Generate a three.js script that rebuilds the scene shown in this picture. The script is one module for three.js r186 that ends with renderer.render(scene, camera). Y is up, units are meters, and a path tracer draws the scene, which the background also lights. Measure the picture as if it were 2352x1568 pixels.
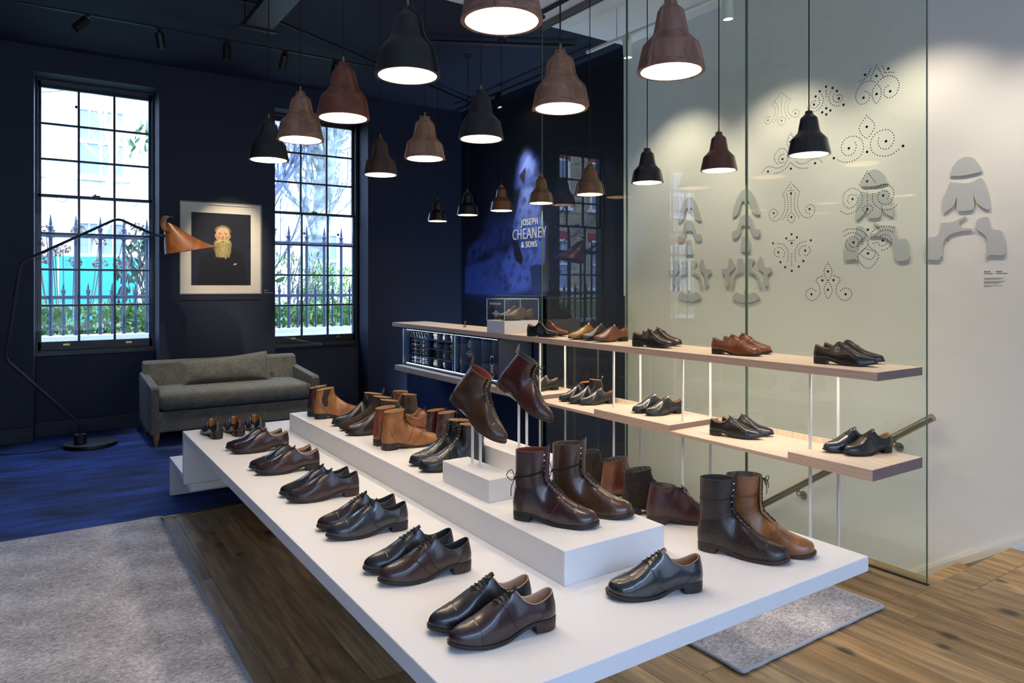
import * as THREE from 'three';
import { RoundedBoxGeometry } from 'three/addons/geometries/RoundedBoxGeometry.js';
import { mergeGeometries, mergeVertices } from 'three/addons/utils/BufferGeometryUtils.js';
import { RectAreaLightUniformsLib } from 'three/addons/lights/RectAreaLightUniformsLib.js';
import { FontLoader } from 'three/addons/loaders/FontLoader.js';
import { TextGeometry } from 'three/addons/geometries/TextGeometry.js';

// ---------- camera, sky, exposure ----------
// x runs along the window wall, -z towards it; the camera stands at x = 0, z = 0.
const scene = new THREE.Scene();
const camera = new THREE.PerspectiveCamera(2 * Math.atan(784 / 1630) * 180 / Math.PI, 2352 / 1568, 0.05, 200);
camera.position.set(0, 1.5, 0);
camera.lookAt(1095 / 1630, 1.5, -1);
camera.setViewOffset(2352, 1568, 0, 129, 2352, 1568);      // a shift lens, so uprights stay upright
scene.add(camera);
const renderer = new THREE.WebGLRenderer({ antialias: true });
renderer.toneMapping = THREE.LinearToneMapping;
renderer.toneMappingExposure = 1.0;
renderer.shadowMap.enabled = true;
RectAreaLightUniformsLib.init();
{ // overcast winter sky, cool against the lamps inside
  const W = 64, H = 32, d = new Float32Array(W * H * 4);
  for (let j = 0; j < H; j++) for (let i = 0; i < W; i++) {
    const up = ((j + 0.5) / H - 0.5) * Math.PI, k = 0.75 + 0.25 * Math.max(0, Math.sin(up));
    d.set([7.2 * k, 10.2 * k, 16.0 * k, 1], (j * W + i) * 4);
  }
  const t = new THREE.DataTexture(d, W, H, THREE.RGBAFormat, THREE.FloatType);
  t.mapping = THREE.EquirectangularReflectionMapping; t.magFilter = t.minFilter = THREE.LinearFilter; t.needsUpdate = true;
  scene.background = t;
}
const WARM = [1, 0.83, 0.63], SPOTC = [1, 0.86, 0.66], COOL = [0.75, 0.87, 1];
const PENDANT = 1.1, SPOT = 8;           // candela of a pendant bulb and of a track spot

// ---------- helpers ----------
const V = (x, y, z) => new THREE.Vector3(x, y, z);
const { lerp, clamp, smoothstep } = THREE.MathUtils;
function rng(seed) { let a = seed >>> 0; return () => { a = (a + 0x6D2B79F5) | 0; let t = Math.imul(a ^ (a >>> 15), 1 | a); t = (t + Math.imul(t ^ (t >>> 7), 61 | t)) ^ t; return ((t ^ (t >>> 14)) >>> 0) / 4294967296; }; }
const names = new Map();
function numbered(n) { const k = names.get(n) || 0; names.set(n, k + 1); return k ? n + '_' + String(k).padStart(3, '0') : n; }
function mesh(name, g, m, parent) { const o = new THREE.Mesh(Array.isArray(g) ? merge(g) : g, m); o.name = name; o.castShadow = o.receiveShadow = true; parent.add(o); return o; }
function thing(name, label, category, pos = [0, 0, 0], turn = 0, group) {
  const o = new THREE.Group(); o.name = numbered(name); o.position.set(...pos); o.rotation.y = turn;
  o.userData = { label, category }; if (group) o.userData.group = group; scene.add(o); return o;
}
function structure(name, g, m) { const o = mesh(numbered(name), g, m, scene); o.userData = { kind: 'structure' }; return o; }
function structGroup(name) { const o = new THREE.Group(); o.name = numbered(name); o.userData = { kind: 'structure' }; scene.add(o); return o; }
function part(name, g, m, parent) { return mesh(name, g, m, parent); }
function stuff(o) { o.userData.kind = 'stuff'; return o; }
function flat(g) { g = g.index ? g.toNonIndexed() : g; for (const k of Object.keys(g.attributes)) if (!['position', 'normal', 'uv'].includes(k)) g.deleteAttribute(k); if (!g.attributes.uv) g.setAttribute('uv', new THREE.BufferAttribute(new Float32Array(g.attributes.position.count * 2), 2)); if (!g.attributes.normal) g.computeVertexNormals(); g.morphAttributes = {}; return g; }
const merge = (a) => a.length === 1 ? a[0] : mergeGeometries(a.map(flat), false);
// uv in metres from the face direction of a box-like shape
function boxUV(g, s = 1) {
  g = g.index ? g.toNonIndexed() : g; const p = g.attributes.position, n = g.attributes.normal, uv = new Float32Array(p.count * 2);
  for (let i = 0; i < p.count; i++) {
    const ax = Math.abs(n.getX(i)), ay = Math.abs(n.getY(i)), az = Math.abs(n.getZ(i)), x = p.getX(i), y = p.getY(i), z = p.getZ(i);
    const [u, v] = ay >= ax && ay >= az ? [x, z] : ax >= az ? [z, y] : [x, y];
    uv[i * 2] = u * s; uv[i * 2 + 1] = v * s;
  }
  g.setAttribute('uv', new THREE.BufferAttribute(uv, 2)); return g;
}
const box = (x0, x1, y0, y1, z0, z1) => boxUV(new THREE.BoxGeometry(x1 - x0, y1 - y0, z1 - z0).translate((x0 + x1) / 2, (y0 + y1) / 2, (z0 + z1) / 2));
const rbox = (x0, x1, y0, y1, z0, z1, r = 0.004, s = 2) => boxUV(new RoundedBoxGeometry(x1 - x0, y1 - y0, z1 - z0, s, r).translate((x0 + x1) / 2, (y0 + y1) / 2, (z0 + z1) / 2));
function tube(pts, r, seg = 32, rad = 8, closed = false) { return new THREE.TubeGeometry(new THREE.CatmullRomCurve3(pts.map((p) => Array.isArray(p) ? V(...p) : p), closed, 'centripetal'), seg, r, rad, closed); }
const cyl = (r0, r1, h, n = 24, open = false) => new THREE.CylinderGeometry(r1, r0, h, n, 1, open);
function rod(a, b, r, n = 12) { const d = b.clone().sub(a), g = cyl(r, r, d.length(), n); g.applyQuaternion(new THREE.Quaternion().setFromUnitVectors(V(0, 1, 0), d.normalize())); return g.translate((a.x + b.x) / 2, (a.y + b.y) / 2, (a.z + b.z) / 2); }
const lathe = (pts, n = 48) => new THREE.LatheGeometry(pts.map((p) => new THREE.Vector2(p[0], p[1])), n);
function cr(k, t) { // Catmull-Rom through rows of numbers, t in knots
  const n = k.length - 1, i = clamp(Math.floor(t), 0, n - 1), f = t - i, a = k[Math.max(0, i - 1)], b = k[i], c = k[i + 1], d = k[Math.min(n, i + 2)];
  return b.map((_, j) => 0.5 * (2 * b[j] + (c[j] - a[j]) * f + (2 * a[j] - 5 * b[j] + 4 * c[j] - d[j]) * f * f + (3 * b[j] - a[j] - 3 * c[j] + d[j]) * f * f * f));
}
function gridGeo(rows, closeU = false) { // rows of Vector3 -> smooth surface
  const R = rows.length, C = rows[0].length, pos = new Float32Array(R * C * 3), uv = new Float32Array(R * C * 2), idx = [];
  rows.forEach((row, r) => row.forEach((p, c) => { pos.set([p.x, p.y, p.z], (r * C + c) * 3); uv.set([p.x + p.z * 0.35, p.y + p.z], (r * C + c) * 2); }));
  for (let r = 0; r < R - 1; r++) for (let c = 0; c < (closeU ? C : C - 1); c++) { const d = (c + 1) % C, a = r * C + c, b = r * C + d, e = (r + 1) * C + c, f = (r + 1) * C + d; idx.push(a, b, e, b, f, e); }
  const g = new THREE.BufferGeometry(); g.setAttribute('position', new THREE.BufferAttribute(pos, 3)); g.setAttribute('uv', new THREE.BufferAttribute(uv, 2)); g.setIndex(idx); g.computeVertexNormals(); return g;
}
function welded(g, tol = 1e-5) { // shared normals over seams
  const p = new THREE.BufferGeometry(); p.setAttribute('position', g.attributes.position.clone()); if (g.index) p.setIndex(g.index.clone());
  const w = mergeVertices(p, tol); w.computeVertexNormals(); const q = w.attributes.position, uv = new Float32Array(q.count * 2);
  for (let i = 0; i < q.count; i++) uv.set([q.getX(i) + q.getZ(i) * 0.35, q.getY(i) + q.getZ(i)], i * 2);
  w.setAttribute('uv', new THREE.BufferAttribute(uv, 2)); return w;
}
// noise
const hash = (x, y, s) => { let h = Math.imul(x, 374761393) ^ Math.imul(y, 668265263) ^ Math.imul(s, 2147483647 ^ 0x9E3779B1); h = Math.imul(h ^ (h >>> 13), 1274126177); return ((h ^ (h >>> 16)) >>> 0) / 4294967296; };
function vnoise(x, y, s, px, py) { // value noise, period px, py cells
  const i = Math.floor(x), j = Math.floor(y), f = x - i, g = y - j, u = f * f * (3 - 2 * f), v = g * g * (3 - 2 * g), m = (a, n) => ((a % n) + n) % n;
  const a = hash(m(i, px), m(j, py), s), b = hash(m(i + 1, px), m(j, py), s), c = hash(m(i, px), m(j + 1, py), s), d = hash(m(i + 1, px), m(j + 1, py), s);
  return a + (b - a) * u + (c - a) * v + (a - b - c + d) * u * v;
}
function fbm(u, v, fx, fy, s, oct = 4) { let t = 0, a = 0.5; for (let o = 0; o < oct; o++) { t += a * vnoise(u * fx, v * fy, s + o, fx, fy); fx *= 2; fy *= 2; a /= 2; } return t / (1 - a * 2 + 1e-9) * 1; }
function tex(w, h, fn, srgb = true, rep = [1, 1]) {
  const d = new Uint8Array(w * h * 4);
  for (let j = 0; j < h; j++) for (let i = 0; i < w; i++) { const c = fn(i / w, j / h); const k = (j * w + i) * 4; if (typeof c === 'number') d[k] = d[k + 1] = d[k + 2] = clamp(c, 0, 1) * 255; else { d[k] = clamp(c[0], 0, 1) * 255; d[k + 1] = clamp(c[1], 0, 1) * 255; d[k + 2] = clamp(c[2], 0, 1) * 255; } d[k + 3] = 255; }
  const t = new THREE.DataTexture(d, w, h); t.wrapS = t.wrapT = THREE.RepeatWrapping; t.magFilter = THREE.LinearFilter; t.minFilter = THREE.LinearMipmapLinearFilter; t.generateMipmaps = true;
  if (srgb) t.colorSpace = THREE.SRGBColorSpace; t.repeat.set(...rep); t.needsUpdate = true; return t;
}
const rep = (t, x, y) => { const c = t.clone(); c.repeat.set(x, y); c.needsUpdate = true; return c; };
function painted(w, h, draw) { const c = document.createElement('canvas'); c.width = w; c.height = h; const g = c.getContext('2d'); draw(g, w, h); const t = new THREE.CanvasTexture(c); t.colorSpace = THREE.SRGBColorSpace; return t; }
const col = (h) => new THREE.Color(h);
const std = (o) => new THREE.MeshStandardMaterial(o);
const phys = (o) => new THREE.MeshPhysicalMaterial(o);

// ---------- surfaces ----------
const fineBump = tex(256, 256, (u, v) => 0.5 + 0.6 * (fbm(u, v, 24, 24, 71, 4) - 0.5), false);
const plasterBump = tex(256, 256, (u, v) => 0.5 + 0.7 * (fbm(u, v, 6, 8, 73, 5) - 0.5), false);
const navy = (o = {}) => std({ color: new THREE.Color().setRGB(0.0115, 0.0160, 0.036), roughness: 0.62, bumpMap: rep(fineBump, 2, 2), bumpScale: 0.0006, ...o });
const M = {
  navyWall: navy(), navyCeil: navy({ color: new THREE.Color().setRGB(0.010, 0.0145, 0.032), roughness: 0.8 }), navyTrim: navy({ roughness: 0.4 }),
  reveal: navy({ color: new THREE.Color().setRGB(0.018, 0.055, 0.170) }),
  whiteWall: std({ color: new THREE.Color().setRGB(0.76, 0.755, 0.73), roughness: 0.85, bumpMap: rep(plasterBump, 1.3, 1.3), bumpScale: 0.004 }),
  whiteCeil: std({ color: new THREE.Color().setRGB(0.72, 0.71, 0.70), roughness: 0.9 }),
  whiteTrim: std({ color: new THREE.Color().setRGB(0.78, 0.78, 0.76), roughness: 0.45 }),
  frame: phys({ color: new THREE.Color().setRGB(0.010, 0.013, 0.020), roughness: 0.35, clearcoat: 0.3 }),
  pane: phys({ color: 0xffffff, transmission: 1, thickness: 0, roughness: 0.0, ior: 1.5 }),
  glass: phys({ color: new THREE.Color().setRGB(0.90, 0.955, 0.875), transmission: 1, thickness: 0, roughness: 0.0, ior: 1.52, specularIntensity: 1 }),
  glassEdge: phys({ color: new THREE.Color().setRGB(0.10, 0.16, 0.12), roughness: 0.15 }),
  iceEdge: phys({ color: new THREE.Color().setRGB(0.45, 0.72, 0.78), roughness: 0.2 }),
  display: phys({ color: new THREE.Color().setRGB(0.80, 0.80, 0.81), roughness: 0.42, bumpMap: rep(fineBump, 6, 6), bumpScale: 0.00015 }),
  blackMetal: phys({ color: new THREE.Color().setRGB(0.012, 0.012, 0.014), roughness: 0.42, metalness: 0.2 }), whiteMetal: std({ color: 0xe8e8e6, roughness: 0.4 }),
  steel: phys({ color: new THREE.Color().setRGB(0.42, 0.40, 0.36), metalness: 1, roughness: 0.26 }), brass: phys({ color: new THREE.Color().setRGB(0.66, 0.48, 0.20), metalness: 1, roughness: 0.25 }),
  cord: std({ color: 0x0c0c0d, roughness: 0.8 }), iron: std({ color: new THREE.Color().setRGB(0.030, 0.045, 0.085), roughness: 0.55 }),
};
// oak boards: long grain with rays, knots and cathedral figure
const oakTex = tex(512, 1024, (u, v) => {
  const w = fbm(u, v, 3, 2, 101, 4), rings = Math.sin((u * 9 + w * 5.5) * 6.283), fine = fbm(u, v, 90, 8, 105, 2), pore = fbm(u, v, 160, 14, 109, 2), blot = fbm(u, v, 3, 3, 111, 3);
  let k = 0.74 + 0.07 * rings + 0.20 * (fine - 0.5) + 0.26 * (blot - 0.5) - (pore > 0.62 ? 0.10 : 0);
  let kn = 0; for (const [a, b, r] of [[0.25, 0.12, 0.02], [0.7, 0.37, 0.028], [0.42, 0.66, 0.018], [0.85, 0.83, 0.024]]) { const d = Math.hypot((u - a) * 1.0, (v - b) * 1.6); kn = Math.max(kn, 1 - smoothstep(d, r * 0.3, r * 1.6)); }
  k *= 1 - 0.55 * kn; return [k, k * 0.94, k * 0.86];
});
const oakBump = tex(512, 512, (u, v) => 0.5 + 0.5 * (fbm(u, v, 120, 10, 121, 3) - 0.5), false, [1.6, 0.6]);
const OAK = [[0.60, 0.410, 0.200], [0.53, 0.350, 0.165], [0.66, 0.470, 0.250], [0.46, 0.300, 0.140], [0.62, 0.435, 0.225], [0.70, 0.520, 0.300]].map((c, i) => { const t = rep(oakTex, 0.9, 0.42); t.offset.set(i * 0.37, i * 0.21); t.needsUpdate = true; return phys({ color: new THREE.Color().setRGB(...c), map: t, roughness: 0.40, bumpMap: oakBump, bumpScale: 0.0009 }); });
const ashTex = tex(512, 512, (u, v) => { const w = fbm(u, v, 3, 2, 131, 3), r = Math.sin((v * 11 + w * 4) * 6.283), f = fbm(u, v, 6, 120, 133, 2); const k = 0.92 + 0.028 * r + 0.09 * (f - 0.5); return [k, k * 0.975, k * 0.95]; });
const endTex = tex(256, 256, (u, v) => { const d = Math.hypot(u - 0.35, (v + 0.9) * 0.8) * 34 + 1.6 * fbm(u, v, 4, 4, 141, 3), k = 0.62 + 0.3 * (((d % 1) + 1) % 1); return [k, k * 0.95, k * 0.95]; });
const ashLong = rep(ashTex, 1.2, 2.4); ashLong.rotation = Math.PI / 2; ashLong.needsUpdate = true;
M.ash = std({ color: new THREE.Color().setRGB(0.93, 0.80, 0.68), map: ashLong, roughness: 0.55 });
M.ashEdge = std({ color: new THREE.Color().setRGB(0.74, 0.57, 0.46), map: rep(ashTex, 1.4, 5), roughness: 0.55 });
M.ashEnd = std({ color: new THREE.Color().setRGB(0.42, 0.33, 0.31), map: rep(endTex, 7, 7), roughness: 0.7 });
const carpetTex = tex(512, 512, (u, v) => { const p = fbm(u, v, 4, 13, 151, 4), q = fbm(u, v, 12, 34, 153, 3), f = hash(Math.floor(u * 512), Math.floor(v * 512), 5); const k = clamp(0.62 + 0.8 * (p - 0.5) + 0.4 * (q - 0.5), 0.2, 1) * (0.8 + 0.4 * f); return [k * 0.95, k, k]; });
const carpetBump = tex(512, 512, (u, v) => hash(Math.floor(u * 512), Math.floor(v * 512), 9) * 0.7 + 0.3 * fbm(u, v, 20, 20, 159, 3), false, [1.8, 1.8]);
M.carpet = phys({ color: new THREE.Color().setRGB(0.036, 0.100, 0.46), map: rep(carpetTex, 0.55, 0.55), bumpMap: carpetBump, bumpScale: 0.004, roughness: 1, sheen: 0.5, sheenRoughness: 0.5, sheenColor: new THREE.Color(0.1, 0.2, 0.6) });
const rugTex = tex(512, 512, (u, v) => { const p = fbm(u, v, 5, 5, 161, 4), f = hash(Math.floor(u * 512), Math.floor(v * 512), 15), q = fbm(u, v, 60, 90, 163, 2); const k = 0.74 + 0.22 * (p - 0.5) + 0.34 * (q - 0.5) + 0.30 * (f - 0.5); return [k, k, k]; });
M.rug = std({ color: new THREE.Color().setRGB(0.92, 0.90, 0.94), map: rep(rugTex, 1.6, 1.6), bumpMap: carpetBump, bumpScale: 0.003, roughness: 1 });
M.binding = std({ color: new THREE.Color().setRGB(0.50, 0.50, 0.54), bumpMap: rep(tex(32, 32, (u, v) => Math.abs(Math.sin((u + v) * 6.283)), false), 60, 4), bumpScale: 0.002, roughness: 0.95 });
const feltTex = tex(512, 512, (u, v) => { const f = hash(Math.floor(u * 512), Math.floor(v * 512), 25), q = fbm(u, v, 150, 150, 171, 2), p = fbm(u, v, 8, 8, 173, 3); const k = 0.66 + 0.55 * (q - 0.5) + 0.3 * (f - 0.5) + 0.15 * (p - 0.5); return [k, k, k * 0.98]; });
M.felt = std({ color: new THREE.Color().setRGB(0.235, 0.245, 0.235), map: rep(feltTex, 2.2, 2.2), bumpMap: rep(feltTex, 2.2, 2.2), bumpScale: 0.0006, roughness: 1 });
M.legWood = std({ color: new THREE.Color().setRGB(0.33, 0.19, 0.10), map: rep(ashTex, 4, 4), roughness: 0.5 });
M.dark = std({ color: 0x08090c, roughness: 0.9 });
M.cab = phys({ color: new THREE.Color().setRGB(0.010, 0.022, 0.060), roughness: 0.4 });
const TEXT = await new FontLoader().loadAsync('fonts/droid/droid_sans_bold.typeface.json'), TEXTR = await new FontLoader().loadAsync('fonts/droid/droid_sans_regular.typeface.json');
function letters(s, size, depth = 0.002, font = TEXT, center = true) { const g = new TextGeometry(s, { font, size, depth, curveSegments: 4, bevelEnabled: false }); g.computeBoundingBox(); const b = g.boundingBox; if (center) g.translate(-(b.min.x + b.max.x) / 2, 0, 0); return g; }

// ---------- the room ----------
const WZ = -8.2, GX = 3.709, WX = 4.70, CEIL = 3.80, STEP = -5.05;
structure('floor_slab', box(-3.4, 3.72, -0.14, -0.02, -8.7, 3.2), M.dark);
{ // oak boards run towards the window wall; beyond the brass strip lies the carpet
  const fl = structGroup('floor'), R = rng(7); let k = 0;
  for (let x = -0.47 + 0.0; x < 4.62; x += 0.153) {
    let z = STEP + 0.012; const x1 = Math.min(x + 0.1512, 4.635), land = x > 3.70; if (land) z = -1.632; let first = 0.35 + R() * 1.1;
    while (z < 0.9) {
      const z1 = Math.min(0.95, z + first); first = 0.75 + R() * 1.1;
      if (z1 - z > 0.03 && (x > 0.5 || z > -1.4 || z < -6)) { const o = part(numbered('plank'), boxUV(new RoundedBoxGeometry(x1 - x, 0.02, z1 - z - 0.0016, 1, 0.0012)), OAK[Math.floor(R() * OAK.length)], fl); o.position.set((x + x1) / 2, -0.010 - R() * 0.0006, (z + z1) / 2); const uv = o.geometry.attributes.uv, a = R() * 3, b = R() * 3; for (let i = 0; i < uv.count; i++) uv.setXY(i, uv.getX(i) + a, uv.getY(i) + b); k++; }
      z = z1;
    }
  }
  const nose = part(numbered('plank'), boxUV(new RoundedBoxGeometry(0.93, 0.034, 0.148, 2, 0.006)), OAK[2], fl); nose.position.set(4.168, -0.017, -1.708);   // the top nosing of the stair
  part('subfloor', box(3.70, 4.64, -0.20, -0.022, -1.76, 3.0), M.dark, fl);
}
{ const o = mesh('carpet', boxUV(new RoundedBoxGeometry(6.95, 0.02, 3.38, 1, 0.004)), M.carpet, scene); o.position.set(0.24, -0.0075, -6.745); o.userData = { label: 'deep blue fitted carpet in front of the two tall windows', category: 'carpet' }; }
{ const o = mesh('threshold_strip', new THREE.CylinderGeometry(0.012, 0.012, 3.06, 14).scale(1, 1, 1.0).rotateZ(Math.PI / 2).scale(1, 0.62, 1.6), M.brass, scene); o.position.set(2.2, 0.002, STEP); o.userData = { label: 'polished brass strip between blue carpet and oak boards', category: 'strip' }; }
function rug(label, x0, x1, z0, z1) {
  const t = thing('rug', label, 'rug'); part('pile', rbox(x0 + 0.004, x1 - 0.004, 0.0, 0.013, z0 + 0.004, z1 - 0.004, 0.003), M.rug, t);
  const R = rng(3), w = () => (R() - 0.5) * 0.004; const pts = []; for (const [ax, az, bx, bz] of [[x0, z0, x1, z0], [x1, z0, x1, z1], [x1, z1, x0, z1], [x0, z1, x0, z0]]) for (let i = 0; i < 26; i++) pts.push([lerp(ax, bx, i / 26) + w(), 0.0105, lerp(az, bz, i / 26) + w()]);
  part('binding', tube(pts, 0.0085, 420, 6, true), M.binding, t);
}
rug('wide pale grey rug laid over oak boards beside the blue carpet', -3.0, 0.672, -5.045, 1.6);
rug('small grey rug with pale binding under the near end of the white table', 2.268, 3.266, -4.2, -1.775);

// the window wall: piers, heads, panels under the sills
const WIN = [[0, 0, 'window'], [2.283, -0.036, 'window'], [-2.283, 0, 'window']];  // the third window is out of view, placed to light the sofa arm
{
  const pier = (a0, a1, b0, b1) => { const s = new THREE.Shape([[a0, 0], [a1, 0], [b1, 0.44], [b0, 0.44]].map((p) => new THREE.Vector2(...p))); const g = new THREE.ExtrudeGeometry(s, { depth: CEIL, bevelEnabled: false }); g.rotateX(-Math.PI / 2).translate(0, 0, WZ); return boxUV(g); };
  const o = (i) => WIN[i][0];
  structure('wall_window', [pier(-3.4, -0.012 - 2.283, -3.4, 0.008 - 2.283), pier(1.073 - 2.283, -0.012, 1.05 - 2.283, 0.008), pier(1.073, 2.264, 1.05, 2.298), pier(3.384, 4.85, 3.345, 4.85),
    ...[0, 1, 2].flatMap((i) => [box(o(i) - 0.1, o(i) + 1.12, 3.556 + WIN[i][1], CEIL, WZ - 0.44, WZ - 0.001), box(o(i) - 0.02, o(i) + 1.08, 0, 0.80 + WIN[i][1], WZ - 0.44, WZ - 0.25)])], M.navyWall);
  for (const i of [0, 1, 2]) {
    const [dx, dy] = WIN[i], z = -8.50, w = structGroup('window_' + (i + 1)), F = M.frame, x0 = dx + 0.051, x1 = dx + 1.009, y0 = 0.936 + dy, y1 = 3.48 + dy, mid = 2.40 + dy;
    part('window_lining', [rbox(dx - 0.01, dx + 0.022, 0.80 + dy, 3.57 + dy, z - 0.08, z + 0.06), rbox(dx + 1.036, dx + 1.07, 0.80 + dy, 3.57 + dy, z - 0.08, z + 0.06), rbox(dx, dx + 1.06, 3.53 + dy, 3.58 + dy, z - 0.08, z + 0.07)], F, w);
    part('sill', [rbox(dx - 0.004, dx + 1.064, 0.797 + dy, 0.832 + dy, z - 0.10, z + 0.085), rbox(dx - 0.004, dx + 1.064, 0.83 + dy, 0.852 + dy, z - 0.09, z + 0.05)], F, w);
    part('ledge', rbox(dx - 0.1, dx + 1.15, 0.74 + dy, 0.79 + dy, z - 0.32, z - 0.08), M.stone ??= std({ color: 0xd9dbe0, roughness: 0.9 }), w);
    const sash = (name, ya, yb, zz, rows, bot, top) => {
      const s = part(name, [rbox(x0 - 0.045, x0, ya - bot, yb + top, zz - 0.02, zz + 0.02), rbox(x1, x1 + 0.045, ya - bot, yb + top, zz - 0.02, zz + 0.02), rbox(x0 - 0.045, x1 + 0.045, ya - bot, ya, zz - 0.02, zz + 0.02), rbox(x0 - 0.045, x1 + 0.045, yb, yb + top, zz - 0.02, zz + 0.02)], F, w);
      for (let c = 1; c < 3; c++) part('glazing_bar', rbox(lerp(x0, x1, c / 3) - 0.011, lerp(x0, x1, c / 3) + 0.011, ya, yb, zz - 0.018, zz + 0.018, 0.005), F, s);
      for (let r = 1; r < rows; r++) part('glazing_bar', rbox(x0, x1, lerp(ya, yb, r / rows) - 0.011, lerp(ya, yb, r / rows) + 0.011, zz - 0.017, zz + 0.017, 0.005), F, s);
      for (let c = 0; c < 3; c++) for (let r = 0; r < rows; r++) { const g = new THREE.PlaneGeometry((x1 - x0) / 3, (yb - ya) / rows); part('pane', g, M.pane, s).position.set(lerp(x0, x1, (c + 0.5) / 3), lerp(ya, yb, (r + 0.5) / rows), zz - 0.006); }
      return s;
    };
    const up = sash('upper_sash', mid + 0.012, y1, z - 0.022, 3, 0.028, 0.055), lo = sash('lower_sash', y0, mid - 0.018, z + 0.022, 4, 0.085, 0.03);
    for (const f of [0.22, 0.80]) part('sash_lift', [rbox(lerp(x0, x1, f) - 0.03, lerp(x0, x1, f) + 0.03, y0 - 0.045, y0 - 0.022, z + 0.040, z + 0.047, 0.002), cyl(0.008, 0.011, 0.02, 12).translate(lerp(x0, x1, f), y0 - 0.012, z + 0.046)], M.brass, lo);
    part('sash_latch', [rbox(dx + 0.49, dx + 0.56, mid + 0.012, mid + 0.026, z + 0.005, z + 0.03, 0.003), cyl(0.007, 0.007, 0.02, 10).translate(dx + 0.515, mid + 0.03, z + 0.02)], M.blackMetal, lo);
    for (const f of [0.18, 0.84]) part('sash_ring', tube(Array.from({ length: 11 }, (_, k) => [lerp(x0, x1, f) + 0.045 * Math.cos(Math.PI + k / 10 * Math.PI), mid - 0.012 + 0.05 * Math.sin(Math.PI + k / 10 * Math.PI), z + 0.046]), 0.0025, 20, 5), M.blackMetal, lo);
  }
  // skirting follows piers and recesses
  const sk = (x0, x1, z) => rbox(x0, x1, 0, 0.145, z, z + 0.022, 0.006);
  structure('baseboard_window', [sk(-3.3, -2.3, WZ), sk(-2.28, -1.21, WZ - 0.25), sk(-1.21, -0.012, WZ), sk(-0.01, 1.06, WZ - 0.25), sk(1.073, 2.264, WZ), sk(2.28, 3.36, WZ - 0.25), sk(3.384, 4.70, WZ)], M.navyTrim);
}
structure('wall_left', box(-3.55, -3.4, 0, CEIL, -8.7, 3.2), M.navyWall);
structure('wall_mural', box(WX, WX + 0.15, -3.0, CEIL, -8.7, -5.07), M.navyWall);
structure('wall_right', box(WX, WX + 0.15, -3.0, CEIL, -5.07, 3.2), M.whiteWall);
// unseen shop front behind the camera: one wide window with posts, and white wall round it
structure('wall_front', [box(-3.55, -2.6, 0, CEIL, 3.0, 3.2), box(3.1, 4.85, -0.2, CEIL, 3.0, 3.2), box(-2.6, 3.1, 0, 0.35, 3.0, 3.2), box(-2.6, 3.1, 3.25, CEIL, 3.0, 3.2)], M.whiteWall);
{ const w = structGroup('window_4'); part('window_frame', [box(-2.6, 3.1, 0.35, 0.42, 3.05, 3.13), box(-2.6, 3.1, 3.18, 3.25, 3.05, 3.13), ...[-2.57, -1.15, 0.27, 1.68, 3.07].map((x) => box(x - 0.035, x + 0.035, 0.35, 3.25, 3.04, 3.14)), box(-2.6, 3.1, 2.45, 2.51, 3.05, 3.13)], M.frame, w); }  // out of view, placed to send daylight onto the table fronts
structure('ceiling_dark', box(-3.55, 4.85, CEIL, CEIL + 0.15, -8.7, STEP), M.navyCeil);
structure('ceiling_white', box(-3.55, 4.85, CEIL, CEIL + 0.15, STEP, 3.2), M.whiteCeil);
// stair well behind the glass
{
  const st = structGroup('stairs'); for (let i = 1; i <= 12; i++) { const z = -1.78 - (i - 1) * 0.275; part('tread', rbox(3.76, 4.695, -0.19 * i - 0.035, -0.19 * i, z - 0.30, z + 0.03, 0.006), OAK[2], st); part('riser', box(3.76, 4.695, -0.19 * i - 0.19, -0.19 * i - 0.035, z - 0.285, z - 0.265), M.whiteTrim, st); }
  part('riser', box(3.76, 4.695, -0.19, -0.036, -1.79, -1.77), M.whiteTrim, st);
  const sl = (0.352) / 0.529, zA = -1.0, zB = -6.2, yAt = (z) => 0.079 + (z + 1.735) * sl; const s = new THREE.Shape([[zA, yAt(zA)], [zB, yAt(zB)], [zB, yAt(zB) - 0.085], [zA, yAt(zA) - 0.085]].map(([z, y]) => new THREE.Vector2(-z, y)));
  const ex = (dy0, dy1, t) => boxUV(new THREE.ExtrudeGeometry(new THREE.Shape([[1.0, yAt(-1.0) - dy0], [5.04, yAt(-5.04) - dy0], [5.04, yAt(-5.04) - dy1], [1.0, yAt(-1.0) - dy1]].map((p) => new THREE.Vector2(...p))), { depth: t, bevelEnabled: false }).rotateY(Math.PI / 2).translate(WX - t, 0, 0));
  structure('trim_1', [ex(0, 0.020, 0.016), ex(0.018, 0.066, 0.024), ex(0.064, 0.078, 0.014)], M.whiteTrim);
  structure('wall_stair_end', box(3.72, WX + 0.01, -3.0, 1.40, -5.13, -5.05), M.navyWall);
  structure('wall_stair_side', box(3.72, 3.76, -3.0, -0.145, -5.13, -1.78), M.whiteWall);
}
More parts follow.
